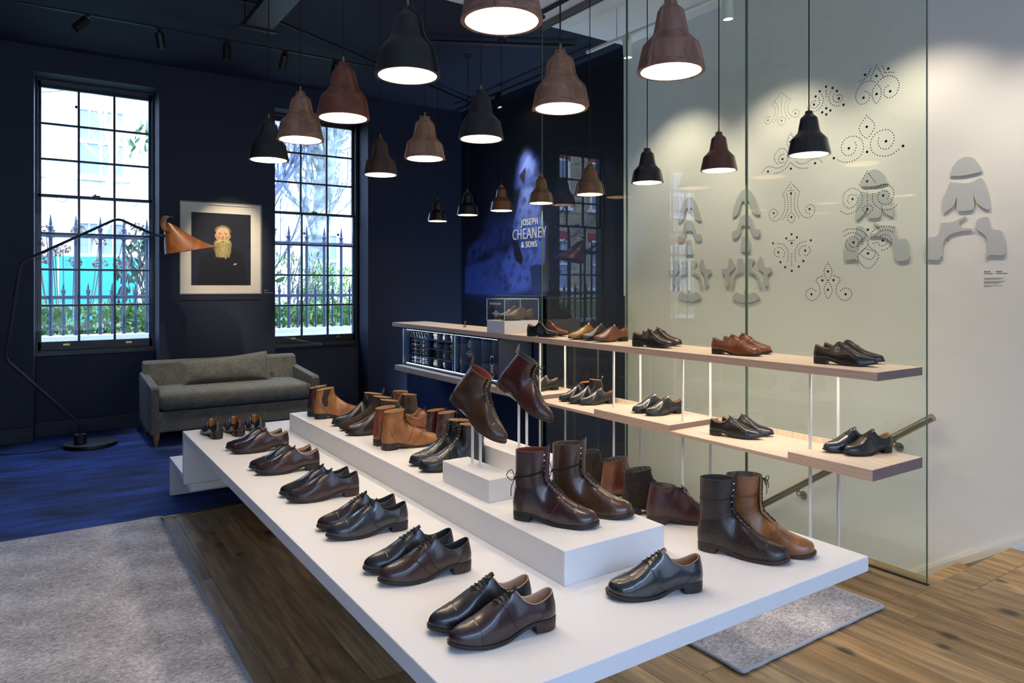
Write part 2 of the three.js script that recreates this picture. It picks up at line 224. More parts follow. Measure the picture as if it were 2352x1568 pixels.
{ // glass screen: three sheets, floor channel, head channel
  const zs = [[-5.046, -3.967], [-3.961, -2.881], [-2.875, -1.790]], where = ['glass sheet of the stair screen, nearest the logo wall', 'glass sheet in the middle of the stair screen', 'glass sheet of the stair screen with a free near edge'];
  zs.forEach(([a, b], i) => { const t = thing('stair_glass', where[i], 'glass'); const p = part('sheet', new THREE.PlaneGeometry(b - a, 3.765).rotateY(-Math.PI / 2), M.glass, t); p.position.set(GX, 1.8875, (a + b) / 2); part('polished_edge', [box(GX - 0.005, GX + 0.005, 0.005, 3.77, a, a + 0.003), box(GX - 0.005, GX + 0.005, 0.005, 3.77, b - 0.004, b)], M.glassEdge, t); });
  structure('trim_2', [rbox(GX - 0.012, GX + 0.012, -0.01, 0.004, -5.05, -1.786, 0.002), rbox(GX - 0.006, GX + 0.006, 0.002, 0.006, -5.05, -1.80, 0.001)], M.blackMetal);
  structure('trim_3', rbox(GX + 0.012, GX + 0.09, -0.034, -0.001, -5.04, -1.786, 0.004), OAK[2]);
  structure('trim_4', [rbox(GX - 0.025, GX - 0.007, 3.75, 3.80, -5.05, -1.0, 0.003), rbox(GX + 0.007, GX + 0.025, 3.75, 3.80, -5.05, -1.0, 0.003)], std({ color: 0x6d6a66, roughness: 0.5 }));
}
// low navy back wall behind the shelf, and its taller end by the screen
structure('partition_shelf', [rbox(3.715, 3.765, 0, 1.05, -7.8, -5.05, 0.004), rbox(3.715, 3.765, 1.05, 1.405, -5.84, -5.05, 0.004)], navy({ color: new THREE.Color().setRGB(0.012, 0.030, 0.085) }));
// ceiling fittings of the dark part
{
  const t = thing('cable_tray', 'perforated dark cable tray slung under the navy ceiling', 'cable tray'); const pl = []; part('tray', [box(1.40, 1.62, 3.60, 3.604, -6.05, -4.2), box(1.40, 1.403, 3.60, 3.65, -6.05, -4.2), box(1.617, 1.62, 3.60, 3.65, -6.05, -4.2)], M.blackMetal, t);
  const holes = []; const R = rng(5); for (let i = 0; i < 20; i++) for (let j = 0; j < 5; j++) holes.push(new THREE.CircleGeometry(0.006, 8).rotateX(Math.PI / 2).translate(1.43 + j * 0.04, 3.599, -6.0 + i * 0.06)); stuff(part('perforations', holes, std({ color: 0x3a3d44, roughness: 0.5, side: 2 }), t)); part('hanger', [rod(V(1.41, 3.6, -5.98), V(1.41, 3.8, -5.98), 0.005), rod(V(1.61, 3.6, -5.98), V(1.61, 3.8, -5.98), 0.005), box(1.36, 1.66, 3.585, 3.6, -6.0, -5.96), box(1.36, 1.66, 3.79, 3.8, -6.0, -5.96)], M.blackMetal, t);
  const c = mesh('conduit', [rod(V(1.7, 3.74, -6.1), V(4.6, 3.74, -7.6), 0.012), rod(V(2.72, 3.74, -6.0), V(4.2, 3.74, -5.2), 0.02)], M.blackMetal, scene); c.userData = { label: 'thin dark conduit crossing the navy ceiling', category: 'pipe' };
}
{ // white picture-light track in the stair well and its spots
  const t = thing('track_rail', 'white lighting track hanging over the stair well', 'track'); part('rail', rbox(3.985, 4.015, 3.520, 3.545, -4.78, 0.5, 0.004), M.whiteMetal, t); for (const z of [-4.4, -3.0, -1.6]) part('suspension', rod(V(4, 3.54, z), V(4, 3.8, z), 0.003, 6), M.steel, t);
  [['white track spot nearest the logo wall over the stairs', -4.275], ['second white track spot over the stair well', -3.266], ['third white track spot over the stair well', -2.264], ['unseen white track spot above the stair landing', -1.262]].forEach(([l, z]) => trackSpot(l, 4.0, 3.52, z, [4.62, 1.9, z], M.whiteMetal, 0.80, SPOT * 0.58, SPOTC, 'white'));  // the last spot is out of view, lights the wall by the landing
}
function trackSpot(label, x, y, z, aim, m, angle, power, color, kind) {
  const t = thing('track_spotlight', label, 'spotlight', [x, y, z]), d = V(...aim).sub(V(x, y, z)).normalize(), down = V(0, -1, 0);
  const q = new THREE.Quaternion().setFromUnitVectors(down, d.clone().lerp(down, kind === 'white' ? 0.80 : 0.2).normalize()); const g = (geo) => geo.applyQuaternion(q).translate(0, -0.03, 0);
  part('adapter', rbox(-0.018, 0.018, -0.025, 0.004, -0.045, 0.045, 0.004), m, t);
  part('housing', g(lathe([[0.0, -0.005], [0.034, -0.005], [0.036, -0.01], [0.036, -0.135], [0.033, -0.137], [0.032, -0.118], [0, -0.118]], 28)), m, t);
  if (power > 0) {
    part('lens', g(new THREE.CircleGeometry(0.031, 24).rotateX(Math.PI / 2).translate(0, -0.123, 0)), std({ color: 0xffffff, emissive: new THREE.Color(...color), emissiveIntensity: 14 }), t);
    const l = new THREE.SpotLight(new THREE.Color(...color), power, 0, angle, 0.55, 2), lp = V(0, -0.142, 0).applyQuaternion(q).add(V(0, -0.03, 0)); l.name = 'spot_beam'; l.position.copy(lp); l.castShadow = true; l.shadow.radius = 1.4; const tg = new THREE.Object3D(); tg.name = 'spot_aim'; tg.position.copy(lp).add(d); t.add(l, tg); l.target = tg;
  } else part('lens', g(new THREE.CircleGeometry(0.031, 24).rotateX(Math.PI / 2).translate(0, -0.123, 0)), M.dark, t);
}
{
  const t = thing('track_rail', 'black lighting track hung below the navy ceiling by the windows', 'track'); part('rail', rbox(-0.6, 2.90, 3.700, 3.716, -6.745, -6.725, 0.003), M.blackMetal, t); for (const x of [-0.2, 0.75, 1.65, 2.75]) part('suspension', rod(V(x, 3.71, -6.735), V(x, 3.8, -6.735), 0.002, 6), M.steel, t);
  const B = M.blackMetal, z = -6.735;
  trackSpot('black track spot tilted hard towards the left wall', 0.351, 3.70, z, [-0.9, 2.6, -6.4], B, 0.4, 0, SPOTC);
  trackSpot('black track spot shining straight down near the first window', 0.879, 3.70, z, [1.62, 0.55, -7.65], B, 0.34, SPOT * 3.0, SPOTC);
  trackSpot('unlit black track spot with a loop of cable', 1.432, 3.70, z, [1.45, 1, -6.735], B, 0.4, 0, SPOTC);
  trackSpot('black track spot aimed at the portrait and sofa', 1.952, 3.70, z, [1.76, 1.86, -8.2], B, 0.25, SPOT * 2.6, SPOTC);
  trackSpot('black track spot half behind a brown pendant lamp', 2.446, 3.70, z, [2.15, 0.5, -7.6], B, 0.34, SPOT * 1.5, SPOTC);
  const t2 = thing('track_rail', 'black lighting track hung parallel to the logo wall', 'track'); part('rail', rbox(4.395, 4.42, 3.70, 3.716, -7.9, -5.2, 0.003), B, t2); for (const q of [-7.6, -5.6]) part('suspension', rod(V(4.407, 3.71, q), V(4.407, 3.8, q), 0.002, 6), M.steel, t2);
  trackSpot('black track spot beside the logo wall', 4.407, 3.70, -6.857, [4.72, 2.0, -6.5], B, 0.36, SPOT * 1.6, SPOTC);
  const t3 = thing('track_rail', 'black lighting track along the white ceiling above the shelf', 'track'); part('rail', rbox(3.50, 3.53, 3.766, 3.79, -4.9, 1.0, 0.003), B, t3);
}

// ---------- the garden square outside ----------
{
  const R = rng(41), G = 0.86, zF = -9.75;
  const lawn = tex(256, 256, (u, v) => { const p = fbm(u, v, 10, 10, 201, 4), f = hash(Math.floor(u * 256), Math.floor(v * 256), 45); const k = 0.5 + 0.9 * (p - 0.5) + 0.5 * (f - 0.5); return p > 0.56 ? [k * 0.75, k * 0.62, k * 0.45] : [k * 0.55, k * 0.85, k * 0.36]; });
  const g = structure('ground_garden', box(-40, 34, G - 0.3, G, -40, -9.96), std({ color: 0xc8d0b8, map: rep(lawn, 0.5, 0.5), roughness: 1 }));
  structure('ground_area', box(-40, 34, -2.6, -2.4, -9.9, -8.6), M.stone); structure('wall_area', box(-40, 34, -2.6, G - 0.011, -9.95, -9.7), M.stone);
  structure('added_sky_blocker', box(-30, 34, -0.3, 10, 22, 24), std({ color: 0x8c8880, roughness: 0.9 }));  // added block out of view, cuts the daylight reaching the far walls
  structure('ground_front', box(-40, 40, -0.3, -0.16, 3.2, 40), std({ color: 0x9a9a98, roughness: 1 }));
  const cop = mesh('coping', rbox(-16, 12, G - 0.01, G + 0.055, zF - 0.14, zF + 0.14, 0.008), M.stone, scene); cop.userData = { label: 'pale stone coping under the iron railing', category: 'coping' };
  // railing: tall bars with spearheads, short dog bars between, two rails
  const t = thing('iron_railing', 'dark iron railing with spearheads on a stone coping', 'railing', [0, G + 0.055, zF]);
  const rails = [rod(V(-14, 1.165, 0), V(10, 1.165, 0), 0.026, 10), rbox(-14, 10, 0.425, 0.465, -0.02, 0.02)]; part('rail', rails, M.iron, t);
  const bar = mergeGeometries([cyl(0.021, 0.021, 1.24, 10).translate(0, 0.62, 0), lathe([[0, 1.13], [0.036, 1.135], [0.040, 1.165], [0.036, 1.195], [0.02, 1.21], [0.028, 1.24], [0.033, 1.262], [0.016, 1.272], [0.020, 1.285], [0.004, 1.40], [0, 1.405]], 10)].map(flat));
  const dog = mergeGeometries([cyl(0.014, 0.014, 0.5, 8).translate(0, 0.25, 0), lathe([[0, 0.47], [0.014, 0.475], [0.024, 0.51], [0.024, 0.53], [0.010, 0.54], [0.013, 0.545], [0.003, 0.61], [0, 0.612]], 8)].map(flat));
  for (let i = 0; i < 62; i++) { const x = -9.6 + i * 0.248 + 0.075; const b = part('bar', bar, M.iron, t); b.position.x = x; const d = part('dog_bar', dog, M.iron, t); d.position.x = x + 0.124; }
  // brick terrace across the square
  const brick = (a, b) => tex(512, 512, (u, v) => { const r = Math.floor(v * 32), x = u * 12 + (r % 2) * 0.5, j = Math.floor(x), fx = x - j, fy = v * 32 - r, m = fx < 0.045 || fy < 0.12, h = hash(j % 12, r, 55), n = fbm(u, v, 40, 40, 57, 2); return m ? [0.82, 0.80, 0.77] : [lerp(a[0], b[0], h) * (0.85 + 0.3 * n), lerp(a[1], b[1], h) * (0.85 + 0.3 * n), lerp(a[2], b[2], h) * (0.85 + 0.3 * n)]; });
  const pale = std({ color: 0xffffff, map: rep(brick([0.84, 0.79, 0.77], [0.94, 0.91, 0.90]), 0.32, 0.42), roughness: 0.95 }), yellow = std({ color: 0xffffff, map: rep(brick([0.50, 0.42, 0.30], [0.74, 0.66, 0.50]), 0.32, 0.42), roughness: 0.95 });
  const white = std({ color: 0xf4f5f8, roughness: 0.7 }), pg = phys({ color: 0x7d8aa6, roughness: 0.15 }), red = std({ color: 0x9a4034, roughness: 0.9 });
  const house = (label, x0, x1, z, h, m, cols, rows, lint) => {
    const b = thing('terrace_house', label, 'house', [x0, 0, z]), W = x1 - x0; part('wall', box(0, W, 0, h, -2, 0), m, b); part('cornice', rbox(0.0, W, h - 0.1, h + 0.3, -2.0, 0.18, 0.02), white, b);
    for (let r = 0; r < rows; r++) for (let c = 0; c < cols; c++) { const x = W * (c + 0.5) / cols, y = 1.4 + r * 3.15, w = part('window', [box(x - 0.62, x - 0.54, y, y + 1.9, 0, 0.07), box(x + 0.54, x + 0.62, y, y + 1.9, 0, 0.07), box(x - 0.62, x + 0.62, y + 1.82, y + 1.9, 0, 0.07), box(x - 0.72, x + 0.72, y - 0.12, y, 0, 0.16), box(x - 0.62, x + 0.62, y + 0.9, y + 0.97, 0, 0.06), box(x - 0.03, x + 0.03, y, y + 1.9, 0, 0.05), box(x - 0.3, x - 0.27, y + 0.97, y + 1.9, 0, 0.04), box(x + 0.27, x + 0.3, y + 0.97, y + 1.9, 0, 0.04)], white, b); part('pane', box(x - 0.55, x + 0.55, y, y + 1.85, -0.02, 0.015), pg, w); if (lint) part('lintel', box(x - 0.7, x + 0.7, y + 1.9, y + 2.2, 0, 0.02), red, w); }
  };
  house('pale brick house with white sash windows behind the birch tree', -3.5, 4.55, -23, 11, pale, 4, 3); house('pale brick house with white windows behind the big plane tree', 4.7, 14, -24, 11, pale, 4, 3); house('yellow brick house with red window heads further along the square', -22, -3.75, -22, 11, yellow, 8, 3, true);
  { const o = thing('hoarding', 'teal painted hoarding behind the dried hydrangeas', 'fence', [0, G, -14.6]); for (let i = 0; i < 4; i++) part('board', rbox(-0.9 + i * 0.62, -0.30 + i * 0.62, 0, 1.15, -0.03, 0.03, 0.01), std({ color: 0x1f8f9a, roughness: 0.7 }), o); }
  // trees: trunk, limbs and twigs grown from a seed
  const grow = (seed, start, dir, r, len, depth, lean) => { const RR = rng(seed), wood = [], twigs = []; const go = (p, d, r, len, k) => { const pts = [p.clone()], n = 5; let q = p.clone(), e = d.clone(); for (let i = 0; i < n; i++) { e.add(V((RR() - 0.5) * 0.32, (RR() - 0.36) * 0.16, (RR() - 0.5) * 0.32).multiplyScalar(k === 0 ? 0.35 : 1)).normalize(); q = q.clone().addScaledVector(e, len / n); pts.push(q); } const g = tube(pts, r, 8, r > 0.04 ? 10 : 4), c = g.attributes.position, rad = r > 0.04 ? 11 : 5; for (let i = 0; i < c.count; i++) { const a = Math.floor(i / rad) / 8, f = 1 - 0.45 * a, o = g.parameters.path.getPointAt(Math.min(1, a)); c.setXYZ(i, o.x + (c.getX(i) - o.x) * f, o.y + (c.getY(i) - o.y) * f, o.z + (c.getZ(i) - o.z) * f); } (r > 0.025 ? wood : twigs).push(g); if (k < depth) { const m = k === 0 ? lean.n : 4; for (let i = 0; i < m; i++) { const at = pts[k === 0 ? (i < 3 ? 5 : 2 + (i % 4)) : 1 + Math.floor(RR() * 5)], nd = e.clone().add(V((RR() - 0.5) * lean.w, (RR() - 0.3) * 0.9, (RR() - 0.5) * lean.w)).normalize(); go(at, nd, r * (k === 0 ? (i < 3 ? 0.58 : 0.3) : 0.52), len * (0.62 + RR() * 0.25), k + 1); } } }; go(start, dir.normalize(), r, len, 0); return [wood, twigs]; };
  const bark = std({ color: 0xb9c0c4, map: rep(tex(128, 128, (u, v) => { const k = 0.6 + 0.7 * (fbm(u, v, 8, 5, 211, 4) - 0.3); return [k, k, k * 0.97]; }), 2, 1), roughness: 0.95 }), birch = std({ color: 0xffffff, roughness: 0.8 }), twig = std({ color: 0x565e70, roughness: 0.9 });
  const tree = (label, cat, seed, p, d, r, len, depth, lean, m, tm) => { const t = thing('bare_tree', label, cat), [w, tw] = grow(seed, V(...p), V(...d), r, len, depth, lean); part('trunk', w.length ? w : tw, m, t); if (tw.length) stuff(part('twigs', tw, tm, t)); };
  tree('slim white birch tree in front of the pale houses', 'tree', 5, [0.85, G, -16.5], [0.11, 1, 0], 0.10, 3.6, 4, { n: 6, w: 1.7 }, birch, birch);
  tree('big grey plane tree dividing into heavy limbs', 'tree', 12, [6.15, G, -18], [-0.04, 1, 0], 0.33, 2.7, 4, { n: 6, w: 1.5 }, bark, bark);
  tree('dark bare tree whose twigs cross the top of the first window', 'tree', 23, [-1.6, G, -13], [0.10, 1, 0.03], 0.12, 2.6, 5, { n: 6, w: 2.2 }, twig, twig);
  tree('thin bare tree with fine twigs behind the second window', 'tree', 31, [3.6, G, -13.5], [0.0, 1, 0], 0.07, 2.0, 4, { n: 6, w: 2.0 }, twig, twig);
  // shrubs: stems with instanced leaves
  const leafG = (l, w) => { const r = []; for (let i = 0; i <= 4; i++) { const a = i / 4, h = w * Math.sin(Math.PI * Math.pow(a, 0.8)) * 0.5; r.push([V(-h, a * l, -0.12 * l * a * a), V(0, a * l, -0.12 * l * a * a + 0.004), V(h, a * l, -0.12 * l * a * a)]); } return gridGeo(r); };
  const leafM = (c) => phys({ color: c, roughness: 0.45, side: 2, transmission: 0.3, thickness: 0 });
  const shrub = (name, label, cat, x, z, w, h, n, lg, lm, stemN, y0 = G) => {
    const t = thing(name, label, cat, [x, y0, z]), st = []; for (let i = 0; i < stemN; i++) { const a = (R() - 0.5) * w * 0.5, b = (R() - 0.5) * w * 0.9, c = (R() - 0.5) * 0.4; st.push(tube([[a * 0.5, 0, c * 0.4], [lerp(a, b, 0.5), h * 0.5, c * 0.8], [b, h * (0.7 + 0.3 * R()), c]], 0.006 + R() * 0.006, 8, 5)); } part('stems', st, std({ color: 0x6a625a, roughness: 0.9 }), t);
    const I = new THREE.InstancedMesh(lg, lm, n), D = new THREE.Object3D(); for (let i = 0; i < n; i++) { const u = R() * 2 - 1, v = Math.pow(R(), 0.8), k = Math.sqrt(Math.max(0.1, 1 - Math.pow(v * 2 - 0.9, 2) * 0.6)); D.position.set(u * w * 0.5 * k, v * h, (R() - 0.5) * 0.5); D.rotation.set(R() * 2 - 0.6, R() * 6.28, (R() - 0.5) * 1.6); D.scale.setScalar(0.7 + 0.6 * R()); D.updateMatrix(); I.setMatrixAt(i, D.matrix); } I.name = 'leaves'; I.castShadow = I.receiveShadow = true; I.userData = { kind: 'stuff' }; t.add(I); return t;
  };
  const gA = leafM(0x3f6b35), gB = leafM(0x5c8a3a), gC = leafM(0x86a650), gD = leafM(0x2d5138);
  shrub('evergreen_shrub', 'dark long-leaved shrub behind the right side of the first window', 'shrub', 1.35, -10.9, 0.9, 1.25, 420, leafG(0.17, 0.045), gD, 22);
  shrub('evergreen_shrub', 'leafy shrub at the left edge of the first window', 'shrub', -0.35, -10.6, 0.6, 1.4, 200, leafG(0.12, 0.05), gA, 8);
  shrub('evergreen_shrub', 'broad-leaved shrub at the left edge of the second window', 'shrub', 2.66, -10.35, 0.35, 1.35, 120, leafG(0.17, 0.06), gA, 6);
  shrub('evergreen_shrub', 'feathery blue-green shrub behind the second window', 'shrub', 3.55, -11.8, 1.5, 1.15, 900, leafG(0.09, 0.02), gA, 12);
  shrub('evergreen_shrub', 'light green shrub low behind the right bars of the second window', 'shrub', 4.5, -12.2, 1.6, 0.9, 600, leafG(0.11, 0.03), gC, 10);
  const ground = (label, x, z, w, n, lm) => shrub('ground_cover', label, 'plants', x, z, w, 0.32, n, leafG(0.10, 0.05), lm, 3);
  ground('low green leaves along the railing below the first window', 0.5, -10.3, 2.4, 700, gB); ground('low green leaves along the railing below the second window', 3.4, -10.5, 2.6, 800, gB); ground('pale green lawn edge plants further into the garden', 1.5, -12.5, 6, 900, gC);
  { // dried hydrangea heads on bare stems
    const t = thing('hydrangea', 'dried brown hydrangea heads behind the first window', 'flowers', [0.35, G, -10.55]), st = [], pet = []; const pg2 = new THREE.CircleGeometry(0.016, 5);
    const heads = []; for (let i = 0; i < 15; i++) { const x = -0.5 + R() * 1.3, y = 0.85 + R() * 0.55, z = (R() - 0.5) * 0.4; heads.push([x, y, z]); st.push(tube([[x * 0.5, 0, z], [x * 0.8, y * 0.5, z], [x, y, z]], 0.006, 8, 5)); }
    part('stems', st, std({ color: 0x7a6a5c, roughness: 0.9 }), t); const I = new THREE.InstancedMesh(pg2, std({ color: 0x8a7468, roughness: 1, side: 2 }), heads.length * 70), D = new THREE.Object3D(); let k = 0; for (const h of heads) for (let i = 0; i < 70; i++) { const a = R() * 6.28, b = Math.acos(R() * 1.6 - 0.6), rr = 0.085; D.position.set(h[0] + rr * Math.sin(b) * Math.cos(a), h[1] + rr * 0.75 * Math.cos(b), h[2] + rr * Math.sin(b) * Math.sin(a)); D.rotation.set(R() * 6, R() * 6, R() * 6); D.updateMatrix(); I.setMatrixAt(k++, D.matrix); } I.name = 'flower_heads'; I.castShadow = I.receiveShadow = true; I.userData = { kind: 'stuff' }; t.add(I);
  }
  shrub('evergreen_branch', 'green leafy branch hanging into the upper right of the first window', 'branch', 1.18, -9.6, 0.5, 0.45, 46, leafG(0.12, 0.04), gA, 5, 2.95);
}
const MOTIFS = {
  small_arrow: { dots: [[[2.628, 2.652], [2.565, 2.598]], [[2.639, 2.642], [2.691, 2.597]], [[2.628, 2.626], [2.627, 2.528]], [[2.565, 2.598], [2.582, 2.572], [2.584, 2.545], [2.575, 2.517], [2.554, 2.496], [2.528, 2.486], [2.51, 2.497], [2.51, 2.518], [2.528, 2.532], [2.55, 2.523]], [[2.59, 2.601], [2.604, 2.576], [2.605, 2.546], [2.593, 2.507], [2.575, 2.485]], [[2.691, 2.597], [2.673, 2.572], [2.67, 2.543], [2.679, 2.516], [2.698, 2.493], [2.725, 2.483], [2.745, 2.502], [2.734, 2.527], [2.704, 2.522]], [[2.675, 2.61], [2.657, 2.585], [2.648, 2.557], [2.652, 2.532], [2.66, 2.506], [2.679, 2.484]], [[2.626, 2.513], [2.597, 2.484], [2.626, 2.456], [2.655, 2.485], [2.626, 2.513]]],
    big: [[2.626, 2.485], [2.721, 2.506], [2.533, 2.509]] },
  fan: { dots: [[[2.338, 2.6], [2.337, 2.566]], [[2.31, 2.585], [2.319, 2.568], [2.321, 2.551], [2.317, 2.534], [2.308, 2.519], [2.295, 2.507], [2.279, 2.5], [2.261, 2.498]], [[2.292, 2.567], [2.297, 2.55], [2.292, 2.533], [2.279, 2.522], [2.263, 2.518], [2.246, 2.524], [2.24, 2.542], [2.252, 2.557], [2.269, 2.557]], [[2.365, 2.584], [2.357, 2.568], [2.355, 2.551], [2.358, 2.534], [2.366, 2.518], [2.379, 2.506], [2.395, 2.499], [2.412, 2.495]], [[2.383, 2.566], [2.379, 2.548], [2.382, 2.532], [2.395, 2.52], [2.412, 2.515], [2.428, 2.522], [2.434, 2.539], [2.424, 2.554], [2.405, 2.555]]],
    big: [[2.338, 2.621], [2.299, 2.605], [2.273, 2.582], [2.261, 2.538], [2.234, 2.497], [2.377, 2.604], [2.403, 2.58], [2.413, 2.536], [2.337, 2.499], [2.312, 2.482], [2.362, 2.481], [2.337, 2.464]] },
  crown: { dots: [[[2.049, 2.667], [2.064, 2.639], [2.081, 2.605]], [[2.042, 2.652], [2.028, 2.628], [2.011, 2.595]], [[2.08, 2.656], [2.093, 2.628], [2.11, 2.613], [2.14, 2.605]], [[2.018, 2.656], [2.005, 2.629], [2.003, 2.614], [1.987, 2.615], [1.958, 2.608]], [[2.059, 2.581], [2.086, 2.594], [2.115, 2.594], [2.139, 2.583], [2.164, 2.538], [2.157, 2.5], [2.138, 2.48], [2.109, 2.48], [2.088, 2.498], [2.087, 2.525], [2.11, 2.544]], [[2.038, 2.58], [2.011, 2.595], [1.982, 2.596], [1.948, 2.577], [1.93, 2.542], [1.934, 2.516], [1.947, 2.492], [1.972, 2.48], [1.998, 2.488], [2.011, 2.513], [1.999, 2.538], [1.987, 2.545]], [[2.048, 2.569], [2.067, 2.545], [2.073, 2.516], [2.059, 2.475], [2.048, 2.465], [2.028, 2.489], [2.023, 2.517], [2.029, 2.546], [2.048, 2.569]]],
    big: [[2.111, 2.632], [2.049, 2.611], [1.986, 2.634], [2.12, 2.511], [2.048, 2.515], [1.976, 2.513]] },
  diamond_spiral: { dots: [[[2.102, 2.412], [2.059, 2.35], [2.101, 2.29], [2.144, 2.35], [2.102, 2.412]], [[2.268, 2.197], [2.235, 2.18], [2.198, 2.176], [2.162, 2.185], [2.132, 2.207], [2.12, 2.242], [2.127, 2.278], [2.152, 2.305], [2.189, 2.315], [2.225, 2.305], [2.246, 2.272], [2.239, 2.232], [2.208, 2.212], [2.174, 2.223], [2.161, 2.257], [2.166, 2.277]], [[1.932, 2.202], [1.965, 2.184], [2.002, 2.179], [2.038, 2.187], [2.068, 2.208], [2.081, 2.242], [2.075, 2.279], [2.05, 2.307], [2.014, 2.318], [1.977, 2.309], [1.956, 2.275], [1.962, 2.237], [1.992, 2.215], [2.026, 2.225], [2.041, 2.258], [2.036, 2.279]]],
    big: [[2.102, 2.351], [2.203, 2.252], [1.998, 2.256], [2.1, 2.216], [2.291, 2.211], [1.91, 2.217]] },
  curl: { dots: [[[2.565, 2.399], [2.582, 2.373], [2.588, 2.347], [2.581, 2.32], [2.564, 2.297], [2.546, 2.314], [2.542, 2.343], [2.549, 2.374], [2.565, 2.399]], [[2.611, 2.283], [2.64, 2.273], [2.646, 2.247], [2.633, 2.232], [2.611, 2.235]], [[2.59, 2.238], [2.585, 2.277], [2.607, 2.314], [2.643, 2.315], [2.673, 2.283], [2.672, 2.25], [2.651, 2.229]], [[2.762, 2.192], [2.739, 2.217], [2.708, 2.222], [2.66, 2.205], [2.611, 2.214], [2.59, 2.238]], [[2.675, 2.175], [2.63, 2.18], [2.586, 2.203], [2.564, 2.225], [2.542, 2.204], [2.499, 2.183], [2.453, 2.178]], [[2.528, 2.224], [2.5, 2.209], [2.467, 2.208], [2.437, 2.221], [2.388, 2.223], [2.364, 2.199]]],
    big: [[2.62, 2.254], [2.721, 2.193], [2.563, 2.189], [2.406, 2.199], [2.567, 2.348]] },
  tall_arrow: { dots: [[[2.563, 2.107], [2.619, 2.045]], [[2.548, 2.091], [2.505, 2.046]], [[2.619, 2.045], [2.604, 2.005], [2.604, 1.964], [2.615, 1.928], [2.64, 1.896], [2.679, 1.887], [2.709, 1.911], [2.711, 1.944], [2.679, 1.962], [2.653, 1.936], [2.661, 1.918], [2.679, 1.91]], [[2.505, 2.046], [2.517, 2.007], [2.518, 1.966], [2.506, 1.929], [2.481, 1.899], [2.442, 1.891], [2.413, 1.915], [2.41, 1.949], [2.442, 1.965], [2.468, 1.939], [2.461, 1.921], [2.442, 1.913]], [[2.591, 2.043], [2.582, 1.998], [2.582, 1.955], [2.6, 1.914], [2.613, 1.895]], [[2.532, 2.044], [2.54, 2], [2.539, 1.956], [2.52, 1.915], [2.508, 1.897]], [[2.562, 2.075], [2.561, 1.948]], [[2.577, 2.06], [2.548, 2.059]], [[2.56, 1.932], [2.534, 1.9], [2.559, 1.868], [2.587, 1.899], [2.56, 1.932]]],
    big: [[2.562, 2.043], [2.56, 1.903], [2.681, 1.936], [2.441, 1.94]] },
  hanging_fan: { dots: [[[2.558, 1.685], [2.558, 1.619]], [[2.651, 1.752], [2.628, 1.747], [2.607, 1.74], [2.593, 1.722], [2.582, 1.703], [2.579, 1.683], [2.58, 1.662], [2.587, 1.641]], [[2.651, 1.727], [2.628, 1.723], [2.612, 1.709], [2.605, 1.69], [2.612, 1.67]], [[2.672, 1.717], [2.678, 1.697], [2.668, 1.676], [2.646, 1.67]], [[2.466, 1.755], [2.488, 1.75], [2.51, 1.742], [2.523, 1.723], [2.533, 1.703], [2.535, 1.684], [2.535, 1.662], [2.528, 1.643]], [[2.465, 1.73], [2.488, 1.726], [2.505, 1.711], [2.511, 1.692], [2.503, 1.672]], [[2.445, 1.721], [2.438, 1.701], [2.448, 1.679], [2.469, 1.672]], [[2.575, 1.764], [2.541, 1.765]]],
    big: [[2.559, 1.801], [2.594, 1.779], [2.523, 1.781], [2.558, 1.749], [2.685, 1.754], [2.433, 1.759], [2.648, 1.698], [2.469, 1.701], [2.634, 1.639], [2.481, 1.641], [2.602, 1.608], [2.511, 1.609], [2.557, 1.585]] },
  lyre: { dots: [[[2.328, 1.629], [2.349, 1.589], [2.349, 1.564], [2.327, 1.527], [2.304, 1.565], [2.305, 1.591], [2.328, 1.629]], [[2.327, 1.527], [2.349, 1.488], [2.348, 1.462], [2.326, 1.424], [2.303, 1.463], [2.304, 1.488], [2.327, 1.527]], [[2.36, 1.553], [2.4, 1.533], [2.378, 1.492], [2.375, 1.464], [2.384, 1.437], [2.426, 1.411], [2.465, 1.438], [2.458, 1.469], [2.428, 1.482], [2.401, 1.467]], [[2.293, 1.554], [2.254, 1.536], [2.275, 1.494], [2.277, 1.465], [2.267, 1.438], [2.225, 1.415], [2.187, 1.442], [2.194, 1.473], [2.225, 1.485], [2.251, 1.47]]],
    big: [[2.327, 1.578], [2.361, 1.528], [2.293, 1.529], [2.327, 1.475], [2.429, 1.448], [2.222, 1.451]] },
  scroll: { dots: [[[2.099, 2.112], [2.142, 2.046]], [[2.091, 2.097], [2.055, 2.048]], [[2.142, 2.046], [2.113, 2.016], [2.084, 2.017], [2.051, 2.015], [2.035, 2.027], [2.001, 2.031], [1.972, 2.014], [1.957, 1.983], [1.964, 1.949], [1.99, 1.925], [2.024, 1.933], [2.042, 1.961], [2.034, 1.992]], [[2.134, 2.002], [2.162, 2.025], [2.196, 2.028], [2.225, 2.011], [2.238, 1.981], [2.232, 1.946], [2.204, 1.923], [2.171, 1.932], [2.154, 1.958], [2.153, 1.975]], [[2.162, 1.99], [2.196, 1.995], [2.211, 1.967], [2.203, 1.952]], [[2.25, 1.91], [2.219, 1.893], [2.186, 1.895], [2.154, 1.911], [2.133, 1.936], [2.125, 1.97], [2.128, 1.987]], [[2.099, 2], [2.098, 1.94]], [[2.069, 1.987], [2.07, 1.955], [2.052, 1.923], [2.024, 1.903], [1.992, 1.896], [1.958, 1.903], [1.944, 1.915]], [[2.018, 2], [1.986, 1.987], [1.984, 1.97], [1.992, 1.954]], [[2.113, 1.926], [2.083, 1.927], [2.066, 1.91], [2.082, 1.893], [2.096, 1.877], [2.113, 1.894], [2.128, 1.911], [2.113, 1.926]]],
    big: [[2.1, 2.058], [2.182, 1.971], [2.013, 1.973], [2.098, 1.908]] },
